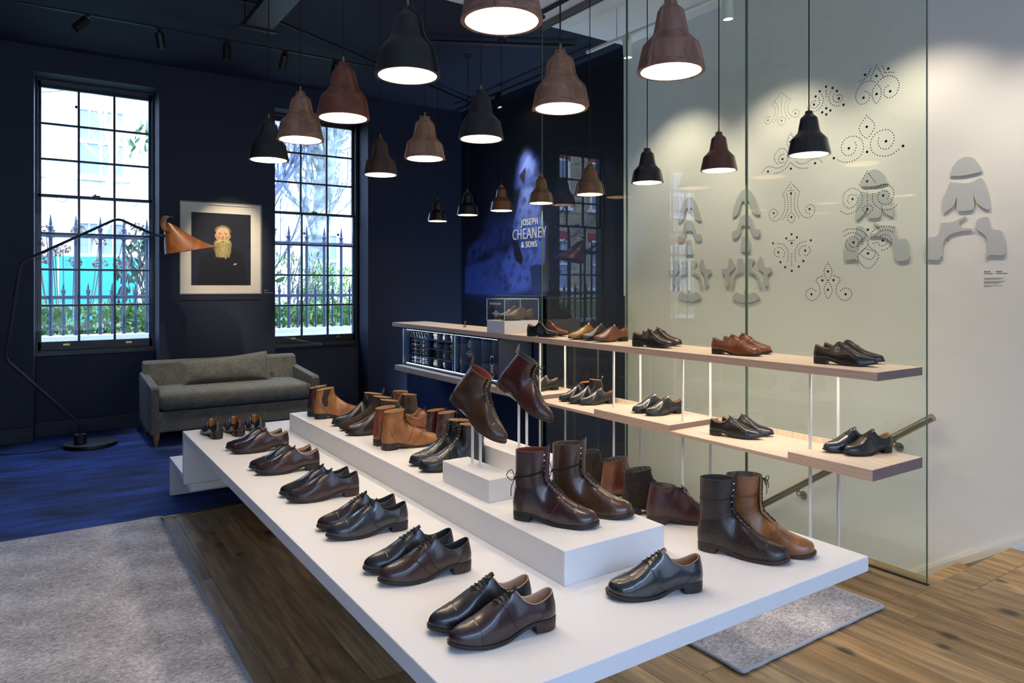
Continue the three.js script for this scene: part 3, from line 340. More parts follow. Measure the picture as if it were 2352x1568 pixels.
  moth: { dots: [[[2.235, 1.796], [2.215, 1.806], [2.193, 1.809], [2.171, 1.807], [2.148, 1.803], [2.128, 1.792], [2.111, 1.778], [2.097, 1.761]], [[2.227, 1.773], [2.209, 1.784], [2.19, 1.787], [2.168, 1.786], [2.148, 1.777], [2.134, 1.763], [2.127, 1.743], [2.125, 1.723]], [[2.197, 1.761], [2.181, 1.766], [2.163, 1.759], [2.151, 1.745], [2.148, 1.727], [2.158, 1.712]], [[2.212, 1.749], [2.221, 1.734], [2.219, 1.711], [2.206, 1.696], [2.19, 1.687], [2.171, 1.685]], [[2.2, 1.726], [2.192, 1.711], [2.175, 1.707]], [[2.079, 1.778], [2.063, 1.793], [2.043, 1.804], [2.02, 1.81], [1.999, 1.811], [1.977, 1.808], [1.956, 1.8]], [[2.056, 1.763], [2.042, 1.778], [2.024, 1.788], [2.002, 1.79], [1.982, 1.787], [1.964, 1.777]], [[2.028, 1.761], [2.011, 1.767], [1.993, 1.764], [1.978, 1.752], [1.969, 1.736], [1.97, 1.715], [1.983, 1.699], [2, 1.689], [2.018, 1.686]], [[2.065, 1.724], [2.042, 1.727], [2.032, 1.713], [2.015, 1.709], [1.998, 1.714], [1.99, 1.729]], [[2.096, 1.739], [2.096, 1.717]], [[2.096, 1.713], [2.037, 1.656], [2.095, 1.59], [2.153, 1.654], [2.096, 1.713]], [[2.11, 1.698], [2.053, 1.672], [2.081, 1.638], [2.137, 1.671], [2.11, 1.698]]],
    big: [[2.096, 1.798], [2.176, 1.734], [2.015, 1.736], [2.095, 1.671]] },
};
const PATTERN = {
  toe_cap: [[4.363, 2.047], [4.359, 2.087], [4.335, 2.155], [4.298, 2.222], [4.266, 2.254], [4.231, 2.263], [4.193, 2.246], [4.162, 2.209], [4.131, 2.144], [4.104, 2.06], [4.109, 2.045], [4.14, 2.052], [4.166, 2.071], [4.184, 2.121], [4.2, 2.156], [4.213, 2.169], [4.225, 2.165], [4.234, 2.139], [4.246, 2.163], [4.261, 2.168], [4.277, 2.15], [4.298, 2.089], [4.321, 2.059]],
  vamp: [[4.365, 1.877], [4.361, 1.931], [4.326, 1.94], [4.307, 1.97], [4.289, 2.032], [4.27, 2.052], [4.238, 2.056], [4.207, 2.051], [4.184, 2.032], [4.166, 1.982], [4.148, 1.943], [4.126, 1.933], [4.102, 1.93], [4.106, 1.879], [4.14, 1.879], [4.166, 1.893], [4.184, 1.935], [4.198, 1.963], [4.216, 1.971], [4.257, 1.973], [4.275, 1.961], [4.286, 1.913], [4.307, 1.886], [4.335, 1.875]],
  tongue: [[4.264, 1.884], [4.238, 1.887], [4.209, 1.884], [4.192, 1.77], [4.229, 1.763], [4.278, 1.773], [4.274, 1.829]],
  left_quarter: [[4.47, 1.601], [4.466, 1.631], [4.425, 1.634], [4.406, 1.65], [4.397, 1.703], [4.381, 1.721], [4.359, 1.698], [4.341, 1.655], [4.345, 1.631], [4.373, 1.61], [4.395, 1.586], [4.401, 1.493], [4.42, 1.486], [4.437, 1.5], [4.435, 1.572], [4.449, 1.593]],
  left_facing: [[4.321, 1.694], [4.307, 1.705], [4.263, 1.706], [4.259, 1.605], [4.284, 1.595], [4.321, 1.581], [4.34, 1.557], [4.354, 1.479], [4.376, 1.476], [4.368, 1.55], [4.34, 1.588], [4.305, 1.613], [4.298, 1.648], [4.312, 1.683]],
  right_facing: [[4.209, 1.708], [4.175, 1.708], [4.15, 1.694], [4.171, 1.659], [4.171, 1.624], [4.148, 1.603], [4.118, 1.582], [4.1, 1.541], [4.089, 1.477], [4.109, 1.477], [4.122, 1.541], [4.14, 1.576], [4.175, 1.591], [4.209, 1.61]],
  right_quarter: [[4.126, 1.651], [4.118, 1.685], [4.09, 1.724], [4.069, 1.691], [4.056, 1.643], [4.039, 1.634], [4, 1.633], [3.992, 1.601], [4.026, 1.585], [4.032, 1.554], [4.024, 1.5], [4.043, 1.486], [4.062, 1.494], [4.065, 1.582], [4.087, 1.609], [4.118, 1.627]],
  heel_piece: [[4.363, 1.391], [4.345, 1.426], [4.321, 1.44], [4.284, 1.429], [4.252, 1.425], [4.246, 1.455], [4.22, 1.455], [4.216, 1.426], [4.18, 1.435], [4.148, 1.441], [4.122, 1.427], [4.106, 1.391], [4.216, 1.356], [4.234, 1.388], [4.249, 1.356], [4.312, 1.369]],
  monk_toe_cap: [[2.133, 2.179], [2.12, 2.21], [2.112, 2.231], [2.077, 2.269], [2.032, 2.279], [1.988, 2.256], [1.951, 2.187], [1.978, 2.175], [2.047, 2.168], [2.107, 2.172]],
  monk_vamp: [[2.128, 2.138], [2.047, 2.119], [1.998, 2.124], [1.952, 2.14], [1.923, 2.062], [1.911, 1.954], [1.949, 1.965], [1.983, 2], [1.996, 2.038], [1.996, 1.964], [2.047, 1.952], [2.089, 1.963], [2.091, 2.038], [2.107, 1.99], [2.138, 1.966], [2.171, 1.953], [2.171, 2.024], [2.153, 2.077]],
  monk_strap_quarter: [[2.181, 1.889], [2.107, 1.892], [2.047, 1.923], [2.038, 1.914], [2.075, 1.89], [2.067, 1.853], [2.012, 1.844], [2.007, 1.833], [2.072, 1.83], [2.138, 1.807], [2.171, 1.759], [2.174, 1.687], [2.183, 1.68], [2.19, 1.662], [2.221, 1.659], [2.27, 1.668], [2.273, 1.708], [2.259, 1.797], [2.211, 1.805], [2.184, 1.842]],
  monk_side_quarter: [[1.978, 1.888], [1.959, 1.902], [1.919, 1.904], [1.911, 1.862], [1.893, 1.829], [1.845, 1.812], [1.828, 1.69], [1.865, 1.676], [1.907, 1.681], [1.927, 1.663], [1.935, 1.666], [1.921, 1.726], [1.926, 1.778], [1.949, 1.811], [1.98, 1.835], [1.985, 1.867]],
};

// ---------- footwear ----------
// A shoe's own axes: x from the heel back to the toe, z across, y up. Every upper runs from its feather edge (on the sole) to its top line or ridge.
const lastP = (toe) => { // [x, outer half width, inner half width]
  const a = toe === 'pointed' ? [[0.242, 0.0385, 0.032], [0.270, 0.026, 0.0205], [0.2935, 0.0115, 0.0095], [0.3005, 0, 0]]
    : toe === 'round' ? [[0.240, 0.0465, 0.040], [0.2645, 0.0385, 0.0325], [0.2825, 0.0215, 0.019], [0.2895, 0, 0]]
      : [[0.242, 0.0425, 0.0355], [0.268, 0.0325, 0.0265], [0.2885, 0.0155, 0.0135], [0.2955, 0, 0]];
  return [[0, 0, 0], [0.0035, 0.0155, 0.0150], [0.017, 0.0265, 0.0255], [0.042, 0.0315, 0.030], [0.080, 0.0312, 0.0265], [0.115, 0.0335, 0.0275], [0.150, 0.0395, 0.0345], [0.185, 0.0455, 0.0410], [0.215, 0.0468, 0.0412], ...a];
};
const SHOE = {
  low: [[0.006, 0, 0.098], [0.0095, 0.0125, 0.0965], [0.021, 0.0215, 0.0905], [0.044, 0.0262, 0.0815], [0.071, 0.0265, 0.0785], [0.097, 0.0215, 0.090], [0.1215, 0.0085, 0.1165], [0.149, 0, 0.106], [0.180, 0, 0.0865], [0.211, 0, 0.069], [0.240, 0, 0.0588], [0.262, 0, 0.0535], [0.274, 0, 0.0495]],
  loafer: [[0.006, 0, 0.094], [0.0095, 0.0125, 0.092], [0.021, 0.0215, 0.085], [0.044, 0.0262, 0.0745], [0.075, 0.0285, 0.068], [0.108, 0.0265, 0.073], [0.138, 0.0150, 0.094], [0.160, 0, 0.1005], [0.184, 0, 0.083], [0.211, 0, 0.067], [0.240, 0, 0.0575], [0.262, 0, 0.0525], [0.274, 0, 0.0488]],
  boot: [[0.005, 0, 0.105], [0.0085, 0.0145, 0.105], [0.022, 0.0255, 0.106], [0.045, 0.0310, 0.109], [0.071, 0.0315, 0.114], [0.097, 0.0245, 0.122], [0.1255, 0, 0.1315], [0.150, 0, 0.1105], [0.180, 0, 0.0885], [0.211, 0, 0.071], [0.240, 0, 0.061], [0.262, 0, 0.0555], [0.274, 0, 0.0512]],
};
function soleTop(x) { return x < 0.062 ? 0.0315 : x < 0.165 ? lerp(0.0315, 0.0085, smoothstep(x, 0.055, 0.165)) : 0.0085 + 0.0135 * Math.pow(clamp((x - 0.19) / 0.105, 0, 1), 1.7); }
class Last {
  constructor(o) { this.P = lastP(o.toe); this.Q = SHOE[o.low || 'low'].map((r) => r.slice()); if (o.dy) this.Q = this.Q.map((r, i) => [r[0], r[1], r[2] + (i < 8 ? o.dy : 0)]); this.open = o.low === 'boot' ? 6 : o.low === 'loafer' ? 6.7 : 6.55; this.o = o; this.lift = o.thick || 0; }
  p(s, t) { const a = cr(this.P, t), y = Math.max(0, s > 0 ? a[1] : a[2]); return V(a[0], soleTop(a[0]) + this.lift, s * (t >= 12 || t <= 0 ? 0 : y)); }
  q(s, t) { const a = cr(this.Q, t); return V(a[0], a[2] + this.lift, s * (t > 6.75 || t <= 0 || (this.open === 6 && t >= 6) ? 0 : Math.max(0, a[1]))); }
  at(s, t, v) {
    const P = this.p(s, t), Q = this.q(s, t), H = Q.y - P.y, w = smoothstep(t, 5.2, 7.6), D = V(P.x - Q.x, 0, P.z - Q.z);
    const e = this.p(s, Math.min(12, t + 0.05)).sub(this.p(s, Math.max(0, t - 0.05))); let out = V(-e.z * s, 0, e.x * s); if (out.lengthSq() < 1e-12) out.set(t > 6 ? 1 : -1, 0, 0); out.normalize();
    const C1 = P.clone().addScaledVector(out, lerp(0.006, 0.0025, w)); C1.y += H * lerp(0.36, 0.60, w);
    const tq = this.Q[Math.min(12, Math.floor(t) + 1)], tp = this.Q[Math.min(11, Math.floor(t))], slope = t < 11.9 ? (tq[2] - tp[2]) / Math.max(0.006, tq[0] - tp[0]) : 0, k = lerp(0.30, 0.62, smoothstep(t, 9, 12));
    const A = Q.clone().add(V(0, -H * 0.30, 0)).addScaledVector(out, 0.0045 * (1 - smoothstep(t, 0, 1.2) * 0.4));
    const B = Q.clone().add(V(D.x * k, clamp(slope, -0.75, 0) * D.x * k, D.z * 0.60));
    const C2 = A.lerp(B, w), i = 1 - v;
    return P.multiplyScalar(i * i * i).addScaledVector(C1, 3 * i * i * v).addScaledVector(C2, 3 * i * v * v).addScaledVector(Q, v * v * v);
  }
  normal(s, t, v) { const a = this.at(s, Math.min(12, t + 0.03), v).sub(this.at(s, Math.max(0, t - 0.03), v)), b = this.at(s, t, Math.min(1, v + 0.02)).sub(this.at(s, t, Math.max(0, v - 0.02))); const n = a.cross(b).multiplyScalar(s); if (n.lengthSq() < 1e-16) n.set(0, 1, 0); return n.normalize(); }
  // knot whose surface point at height v has that x
  tAt(s, x, v) { let a = 0.02, b = 12; for (let i = 0; i < 22; i++) { const m = (a + b) / 2; if (this.at(s, m, v).x < x) a = m; else b = m; } return (a + b) / 2; }
  on(s, t, v, off = 0) { return this.at(s, t, v).addScaledVector(this.normal(s, t, v), off); }
  upper(N = 56, M = 11) {
    const rows = []; for (let j = 0; j <= M; j++) { const v = j / M, row = []; for (let i = 0; i <= N; i++) row.push(this.at(1, i / N * 12, v)); for (let i = N - 1; i >= 0; i--) row.push(this.at(-1, i / N * 12, v)); rows.push(row); }
    return gridGeo(rows);
  }
  // overlay patch: knots from a(v) to b(v), stands proud by off
  patch(s, a, b, off, n = 18, m = 9, v0 = 0, v1 = 1) {
    const rows = []; for (let j = 0; j <= m; j++) { const v = lerp(v0, v1, j / m), ta = a(v), tb = b(v), row = [this.on(s, ta, v, -0.0004)]; for (let i = 0; i <= n; i++) row.push(this.on(s, lerp(ta, tb, i / n), v, off)); row.push(this.on(s, tb, v, -0.0004)); rows.push(s > 0 ? row : row.reverse()); }
    return gridGeo(rows);
  }
  line(s, f, off = 0.0006, n = 24, v0 = 0.02, v1 = 1) { const r = []; for (let i = 0; i <= n; i++) { const v = lerp(v0, v1, i / n); r.push(this.on(s, f(v), v, off)); } return r; }
}
const seam = (pts, r = 0.0006) => tube(pts, r, Math.max(8, pts.length), 4);
function punch(L, s, f, n, r, v0, v1, off = 0.0007) { // a row of punched holes: small dark dimples
  const out = []; for (let i = 0; i < n; i++) { const v = lerp(v0, v1, (i + 0.5) / n), t = f(v), p = L.on(s, t, v, off), d = new THREE.CircleGeometry(r, 6); d.applyQuaternion(new THREE.Quaternion().setFromUnitVectors(V(0, 0, 1), L.normal(s, t, v))); out.push(d.translate(p.x, p.y, p.z)); } return out;
}
function soleGeo(L, o) {
  const N = 44, out = (t, s, w) => { const p = L.p(s, t), e = L.p(s, Math.min(12, t + 0.06)).sub(L.p(s, Math.max(0, t - 0.06))), n = V(-e.z * s, 0, e.x * s); if (t <= 0) n.set(-1, 0, 0); if (t >= 12) n.set(1, 0, 0); n.normalize(); return p.addScaledVector(n, w); };
  const ring = (w, dy, h) => { const r = []; for (let i = 0; i <= N; i++) { const t = i / N * 12, k = lerp(0.0022, w, smoothstep(t, 4.5, 6.5)); const p = out(t, 1, k); p.y += dy; r.push(p); } for (let i = N - 1; i > 0; i--) { const t = i / N * 12, k = lerp(0.0022, w, smoothstep(t, 4.5, 6.5)); const p = out(t, -1, k); p.y += dy; r.push(p); } return r; };
  const w = o.welt || 0.0052, h = (o.soleH || 0.0078) + L.lift, rows = [ring(-0.006, 0.0012), ring(w - 0.0012, 0.0013), ring(w, 0.0002), ring(w - 0.0012, -0.0024), ring(w - 0.0002, -0.0038), ring(w - 0.0004, -h + 0.0012), ring(w - 0.002, -h), ring(-0.012, -h - 0.0002), ring(-0.03, -h)];
  return gridGeo(rows.map((r) => r), true);
}
function heelGeo(L, o) {
  const pts = [], x1 = o.heelX || 0.066, N = 20, tEnd = L.tAt(1, x1, 0), h = (o.soleH || 0.0078) + L.lift;
  for (const s of [-1, 1]) for (let i = 0; i <= N; i++) { const k = s < 0 ? 1 - i / N : i / N; if (s > 0 && i === 0) continue; const t = k * tEnd, p = L.p(s, t), e = L.p(s, t + 0.06).sub(L.p(s, Math.max(0, t - 0.06))), n = V(-e.z * s, 0, e.x * s); if (t <= 0) n.set(-1, 0, 0); p.addScaledVector(n.normalize(), 0.0020); pts.push([p.x, p.z]); }
  const top = (x) => soleTop(x) + L.lift - h + 0.0008, rows = [[0.0022, 1], [0.0008, 1], [0, 0.85], [0.0004, 0.35], [0.0008, 0.0008], [0.003, 0]].map(([ins, k], i) => pts.map(([x, z]) => { const q = 1 - ins / 0.033; return V(0.036 + (x - 0.036) * q, i === 4 ? 0.0012 : i === 5 ? 0 : top(x) * k, z * q); }));
  const cap = (row, up) => { const c = V(0.036, row[0].y, 0), g = []; for (let i = 0; i < row.length; i++) { const a = row[i], b = row[(i + 1) % row.length]; g.push(...(up ? [c, b, a] : [c, a, b])); } const q = new THREE.BufferGeometry().setFromPoints(g); q.computeVertexNormals(); return q; };
  const side = gridGeo(rows, true).toNonIndexed(); side.computeVertexNormals();
  return merge([side, cap(rows[5], false)]);
}
function liningGeo(L, T, shaftAt) {
  const N = 40, tE = L.open, rim = (s, t) => T ? T(s, t) : L.q(s, t);
  const inset = (p, t, d, dy) => { const c = V(lerp(0.03, 0.095, t / tE), p.y, 0), n = p.clone().sub(c).setY(0), l = n.length(); return p.clone().addScaledVector(n.normalize(), -Math.min(d, l * 0.8)).add(V(0, dy, 0)); };
  const ring = (f) => { const r = []; for (let i = 0; i <= N; i++) r.push(f(1, i / N * tE)); for (let i = N - 1; i > 0; i--) r.push(f(-1, i / N * tE)); return r; };
  const rows = [ring((s, t) => inset(rim(s, t), t, 0, -0.0006)), ring((s, t) => inset(rim(s, t), t, 0.0009, 0.0008)), ring((s, t) => inset(rim(s, t), t, 0.0026, 0.0006)), ring((s, t) => inset(rim(s, t), t, 0.0036, -0.004))];
  if (T) for (const k of [0.75, 0.45, 0.2, 0]) rows.push(ring((s, t) => inset(shaftAt(s, t, k), t, 0.0045, 0)));
  for (const v of [0.8, 0.5, 0.2, 0.04]) rows.push(ring((s, t) => { const tt = T ? t : Math.min(t, 6.5); const p = L.at(s, tt, v); p.z *= 0.86; p.x = lerp(0.055, p.x, 0.92); return p; }));
  const g = gridGeo(rows, true), last = rows[rows.length - 1], c = last.reduce((a, p) => a.add(p), V(0, 0, 0)).divideScalar(last.length), f = []; for (let i = 0; i < last.length; i++) f.push(c, last[i], last[(i + 1) % last.length]);
  const cap = new THREE.BufferGeometry().setFromPoints(f); cap.computeVertexNormals(); return merge([g, cap]);
}
const geoCache = new Map();
const cached = (k, f) => { if (!geoCache.has(k)) geoCache.set(k, f()); return geoCache.get(k); };

// style -> the geometry of every part
const STYLES = {
  oxford: { low: 'low', cap: 0.228 }, oxford_plain: { low: 'low' }, brogue_oxford: { low: 'low', cap: 0.226, brogue: 1 }, wing_oxford: { low: 'low', wing: 1, brogue: 1 },
  derby: { low: 'low', cap: 0.228, derby: 1, toe: 'round', welt: 0.0075, soleH: 0.0105, dy: 0.004 }, derby_brogue: { low: 'low', cap: 0.228, derby: 1, brogue: 1 }, derby_plain: { low: 'low', derby: 1, bars: 3, toe: 'pointed' }, wing_derby: { low: 'low', derby: 1, wing: 1, brogue: 1, toe: 'round', welt: 0.0075, soleH: 0.0115 },
  loafer: { low: 'loafer', loafer: 1 }, monk: { low: 'low', monk: 1, toe: 'pointed', dy: 0.002 }, oxford_pointed: { low: 'low', cap: 0.236, toe: 'pointed' },
  chelsea: { low: 'boot', shaft: 0.172, chelsea: 1 }, chelsea_brogue: { low: 'boot', shaft: 0.176, chelsea: 1, wing: 1, brogue: 1, toe: 'round', welt: 0.007, soleH: 0.0115, lugs: 1 },
  brogue_boot: { low: 'boot', shaft: 0.185, lace: 1, wing: 1, brogue: 1, toe: 'round', welt: 0.0085, soleH: 0.0125, lugs: 1 },
  balmoral_boot: { low: 'boot', shaft: 0.178, lace: 1, cap: 0.226, balmoral: 1, eyelets: 1, bow: 1 }, lace_boot: { low: 'boot', shaft: 0.185, lace: 1, cap: 0.226, derby: 1, eyelets: 1 },
  tall_boot: { low: 'boot', shaft: 0.238, lace: 1, cap: 0.224, derby: 1, eyelets: 1, spread: 1, toe: 'round', welt: 0.0075, soleH: 0.0115, waistlace: 1 }, field_boot: { low: 'boot', shaft: 0.250, lace: 1, derby: 1, eyelets: 1, band: 1, toe: 'round', welt: 0.007, soleH: 0.0115 }, field_cap_boot: { low: 'boot', shaft: 0.250, lace: 1, derby: 1, cap: 0.226, eyelets: 1, band: 1, hooksopen: 1, toe: 'round', welt: 0.007, soleH: 0.0115 },
  chukka: { low: 'boot', shaft: 0.142, derby: 1, chukka: 1, toe: 'round', welt: 0.006, soleH: 0.0105 }, chukka_sleek: { low: 'boot', shaft: 0.140, derby: 1, chukka: 1 },
};
function style(name) {
  return cached(name, () => {
    const o = STYLES[name], L = new Last(o), G = { parts: [] }, add = (n, role, g) => G.parts.push([n, role, Array.isArray(g) ? merge(g) : g]);
    let T = null, shaftAt = null; const gapOf = o.spread || o.hooksopen;
    const holes = [], seams = [], S = [1, -1];
    if (o.shaft) { // the leg of a boot rises from the ankle loop
      const top = o.shaft, tilt = o.chelsea ? 0.012 : 0.006;
      T = (s, t) => { const a = Math.PI * (1 - t / 6), rx = top > 0.2 ? 0.058 : top < 0.15 ? 0.050 : 0.052, ry = top > 0.2 ? 0.041 : 0.036, cx = top > 0.2 ? 0.064 : 0.062; const x = cx + rx * Math.cos(a); return V(x, top + L.lift + tilt * Math.cos(a) * (top < 0.15 ? -0.6 : 0.6), s * (t <= 0 || t >= 6 ? 0 : ry * Math.sin(a))); };
      const gap = o.spread ? 0.95 : o.hooksopen ? 0.55 : 0; const T0 = T; if (gap) T = (s, t) => { const p = T0(s, t / 6 * (6 - gap)); if (t > 4.6) p.x += (t - 4.6) * 0.004; return p; };
      shaftAt = (s, t, k) => { const q = L.q(s, t), e = T(s, t), h = e.y - q.y, f = smoothstep(t, 3.5, 6), c1 = q.clone().add(V(-0.010 * f, h * 0.42, 0)), c2 = e.clone().add(V(0.002 * f, -h * 0.35, 0)), i = 1 - k; return q.multiplyScalar(i * i * i).addScaledVector(c1, 3 * i * i * k).addScaledVector(c2, 3 * i * k * k).addScaledVector(e, k * k * k); };
      const rows = [], N = 28; for (let j = 0; j <= 8; j++) { const r = []; for (let i = N; i >= 0; i--) r.push(shaftAt(-1, i / N * 6, j / 8)); for (let i = 1; i <= N; i++) r.push(shaftAt(1, i / N * 6, j / 8)); rows.push(r); }
      add('upper', 'upper', welded(mergeGeometries([L.upper(56, 11), gridGeo(rows)].map((g) => { g = g.clone(); g.deleteAttribute('uv'); return g; }))));
    } else add('upper', 'upper', welded(L.upper()));
    const sn = (s, t, k) => { const a = shaftAt(s, Math.min(6, t + 0.05), k).sub(shaftAt(s, Math.max(0, t - 0.05), k)), b = shaftAt(s, t, Math.min(1, k + 0.04)).sub(shaftAt(s, t, Math.max(0, k - 0.04))); return a.cross(b).multiplyScalar(s).normalize(); };
    const son = (s, t, k, off = 0) => { const p = shaftAt(s, t, k); return t > 5.98 && !gapOf ? p.add(V(off, off * 0.3, 0)) : p.addScaledVector(sn(s, t, k), off); };
    add('lining', 'lining', liningGeo(L, T, shaftAt));
    add('sole', 'sole', soleGeo(L, o)); add('heel', 'heel', heelGeo(L, o));
    if (o.lugs) { const r = []; for (const s of S) for (let i = 0; i < 15; i++) { const x = i < 4 ? 0.010 + i * 0.016 : 0.105 + (i - 4) * 0.0165; const t = L.tAt(s, x, 0), p = L.p(s, t); const yb = i < 4 ? 0.001 : p.y - L.lift - o.soleH - 0.001; r.push(box(x - 0.0055, x + 0.0055, yb - 0.0015, yb + 0.005, p.z + s * 0.0005 - 0.004, p.z + s * 0.0005 + 0.004)); } add('tread_lugs', 'sole', r); }
    // toe cap or wing cap
    if (o.cap) {
      const f = (s) => (v) => L.tAt(s, o.cap - 0.006 * Math.pow(1 - v, 2), v);
      add('toe_cap', 'cap', welded(mergeGeometries(S.map((s) => L.patch(s, f(s), () => 12, 0.0010, 16, 12))))); S.forEach((s) => { seams.push(seam(L.line(s, f(s), 0.0008))); });
      if (o.brogue) S.forEach((s) => { const g = (d) => (v) => L.tAt(s, o.cap + d - 0.006 * Math.pow(1 - v, 2), v); holes.push(...punch(L, s, g(0.0055), 15, 0.0013, 0.05, 0.98, 0.0014)); for (let i = 0; i < 9; i++) { const a = i / 9 * Math.PI * 2; holes.push(...punch(L, s, (v) => L.tAt(s, o.cap + 0.022 + 0.008 * Math.cos(a), v), 1, 0.0011, 0.80 + 0.09 * Math.sin(a), 0.80 + 0.09 * Math.sin(a), 0.0014)); } });
    }
    if (o.wing) {
      const wx = (v) => v > 0.82 ? lerp(0.222, 0.203, (v - 0.82) / 0.18) : v > 0.45 ? lerp(0.186, 0.222, smoothstep(v, 0.45, 0.82)) : lerp(0.128, 0.186, Math.pow(v / 0.45, 0.8));
      const f = (s, d = 0) => (v) => L.tAt(s, wx(v) + d, v);
      add('wing_cap', 'cap', welded(mergeGeometries(S.map((s) => L.patch(s, f(s), () => 12, 0.0010, 22, 26))))); S.forEach((s) => { seams.push(seam(L.line(s, f(s), 0.0009, 40))); holes.push(...punch(L, s, f(s, 0.0055), 34, 0.00135, 0.03, 0.99, 0.0014)); for (let i = 0; i < 10; i++) { const a = i / 10 * Math.PI * 2; holes.push(...punch(L, s, (v) => L.tAt(s, 0.246 + 0.009 * Math.cos(a), v), 1, 0.0012, 0.80 + 0.1 * Math.sin(a), 0.80 + 0.1 * Math.sin(a), 0.0014)); } });
    }
    // quarters: their front edge
    const qx = o.derby ? (v) => v > 0.62 ? 0.176 - 0.012 * (v - 0.62) : lerp(0.118, 0.176, Math.pow(v / 0.62, 0.6)) : (v) => lerp(0.104, 0.181, Math.pow(v, 0.75));
    if (o.derby || (!o.loafer && !o.monk && !o.chelsea)) {
      const f = (s, d = 0) => (v) => L.tAt(s, qx(v) + d, v);
      if (o.derby) S.forEach((s) => add('quarter', 'upper2', welded(L.patch(s, (v) => lerp(0.3, 2, 0), (v) => Math.max(0.4, Math.min(f(s)(v), 12)), 0.0013, 26, 12, 0, o.shaft ? 1 : 0.985))));
      S.forEach((s) => { seams.push(seam(L.line(s, f(s, -0.0015), o.derby ? 0.0017 : 0.0005, 30))); if (o.brogue) holes.push(...punch(L, s, f(s, -0.0055), 22, 0.0012, 0.04, 0.95, o.derby ? 0.0018 : 0.0007)); });
      const cx = (v) => lerp(0.066, 0.026, Math.pow(v, 0.7)); S.forEach((s) => { const h = (d) => (v) => L.tAt(s, cx(v) + d, v); seams.push(seam(L.line(s, h(0), o.derby ? 0.0017 : 0.0005, 16, 0.02, 0.97))); if (o.brogue) holes.push(...punch(L, s, h(-0.004), 14, 0.0011, 0.05, 0.95, o.derby ? 0.0018 : 0.0007)); });
      if (o.brogue && !o.shaft) S.forEach((s) => { for (let i = 0; i < 26; i++) holes.push(...punch(L, s, () => 0.3 + i * 0.235, 1, 0.0011, 0.92, 0.92, o.derby ? 0.0018 : 0.0007)); });
    }
    // lacing
    const laces = [];
    if (!o.shaft && !o.loafer && !o.monk) {
      const n = o.bars || 5, x0 = 0.1265, x1 = o.derby ? (n < 4 ? 0.152 : 0.172) : 0.168, off = o.derby ? 0.0030 : 0.0018, ridge = (x) => { const t = L.tAt(1, x, 1); return t; };
      const slit = []; for (let i = 0; i <= 10; i++) { const t = ridge(lerp(0.119, 0.176, i / 10)); slit.push(L.at(1, Math.max(t, 6.8), 1).add(V(0, 0.0003, 0))); } add('tongue', 'tongue', tube(slit, o.derby ? 0.0030 : 0.0016, 16, 6));
      const tg = []; for (let i = 0; i <= 4; i++) { const r = []; for (let j = -4; j <= 4; j++) r.push(V(0.1385 - i * 0.0062, 0.1085 + (o.dy || 0) + i * 0.0044 - Math.abs(j) * 0.0007 - j * j * 0.00012, j * 0.0036 * (1 - (i === 4 ? 0.12 : 0)))); tg.push(r); } add('tongue_top', 'tongue', gridGeo(tg));
      for (let i = 0; i < n; i++) { const x = lerp(x0, x1, i / (n - 1)), w = 0.80; const pts = []; for (const [s, v] of [[1, w], [1, w + 0.02], [1, 0.93], [1, 0.985], [-1, 0.985], [-1, 0.93], [-1, w + 0.02], [-1, w]]) { const t = Math.max(6.3, L.tAt(s, x + (s > 0 ? 0.002 : -0.001), v)); pts.push(L.on(s, t, v, v === w ? 0 : off + (v > 0.95 ? 0.0008 : 0.0004))); } laces.push(tube(pts, 0.00125, 20, 6)); }
      add('laces', 'lace', laces);
    }
    if (o.lace) { // front lacing climbs the instep and the leg
      const n = o.spread ? 5 : 4, m = o.spread ? 2 : o.hooksopen ? 1 : 5, half = o.spread ? 0.011 : 0.0075, eye = [], dark = [];
      const fp = (k) => k < 1 ? L.at(1, L.tAt(1, lerp(0.170, 0.1275, k), 1), 1) : (gapOf ? shaftAt(1, 6, k - 1).lerp(shaftAt(-1, 6, k - 1), 0.5).add(V(0.004 * (k - 1), 0, 0)) : shaftAt(1, 6, k - 1)); // centre line of the front
      const fr = (k) => { const a = fp(k), b = fp(Math.min(2, k + 0.02)), d = b.sub(fp(Math.max(0, k - 0.02))).normalize(); return { p: fp(k), d, n: V(d.y, -d.x, 0).multiplyScalar(1) }; };
      const tg = []; const kTop = o.spread ? 2.0 : 1.98; for (let i = 0; i <= 24; i++) { const k = lerp(0, kTop, i / 24), f = fr(k), up = gapOf && i > 19 ? (i - 19) * 0.0035 : 0, r = []; for (let j = -3; j <= 3; j++) r.push(f.p.clone().addScaledVector(f.n, 0.0016 - j * j * (gapOf && k > 1 ? 0.0009 : 0.0003)).add(V(0, up, j * half / 3 * (gapOf ? lerp(1, 2.4, k / 2) : 1)))); tg.push(r); } add('tongue', 'tongue', gridGeo(tg));
      for (const s of S) { const edge = []; for (let i = 0; i <= 24; i++) { const k = lerp(0, gapOf ? 1.0 : 1.99, i / 24), f = fr(k), w = half * (o.spread ? lerp(1, 1.3, k) : 1); edge.push([f.p.clone().addScaledVector(f.n, 0.0020).add(V(0, 0, s * w * 0.98)), f.p.clone().addScaledVector(f.n, 0.0034 - 0.001).add(V(0, 0, s * (w + 0.004))), f.p.clone().addScaledVector(f.n, -0.0015).add(V(-0.001, 0, s * (w + 0.0125)))]); } add('facing', 'upper2', gridGeo(s > 0 ? edge : edge.map((r) => r.reverse()))); }
      const rows = []; for (let i = 0; i < n; i++) rows.push(lerp(0.12, 0.92, i / (n - 1))); for (let i = 0; i < (o.spread || o.hooksopen ? 5 : 4); i++) rows.push(lerp(1.16, 1.9, i / (o.spread || o.hooksopen ? 4 : 3)));
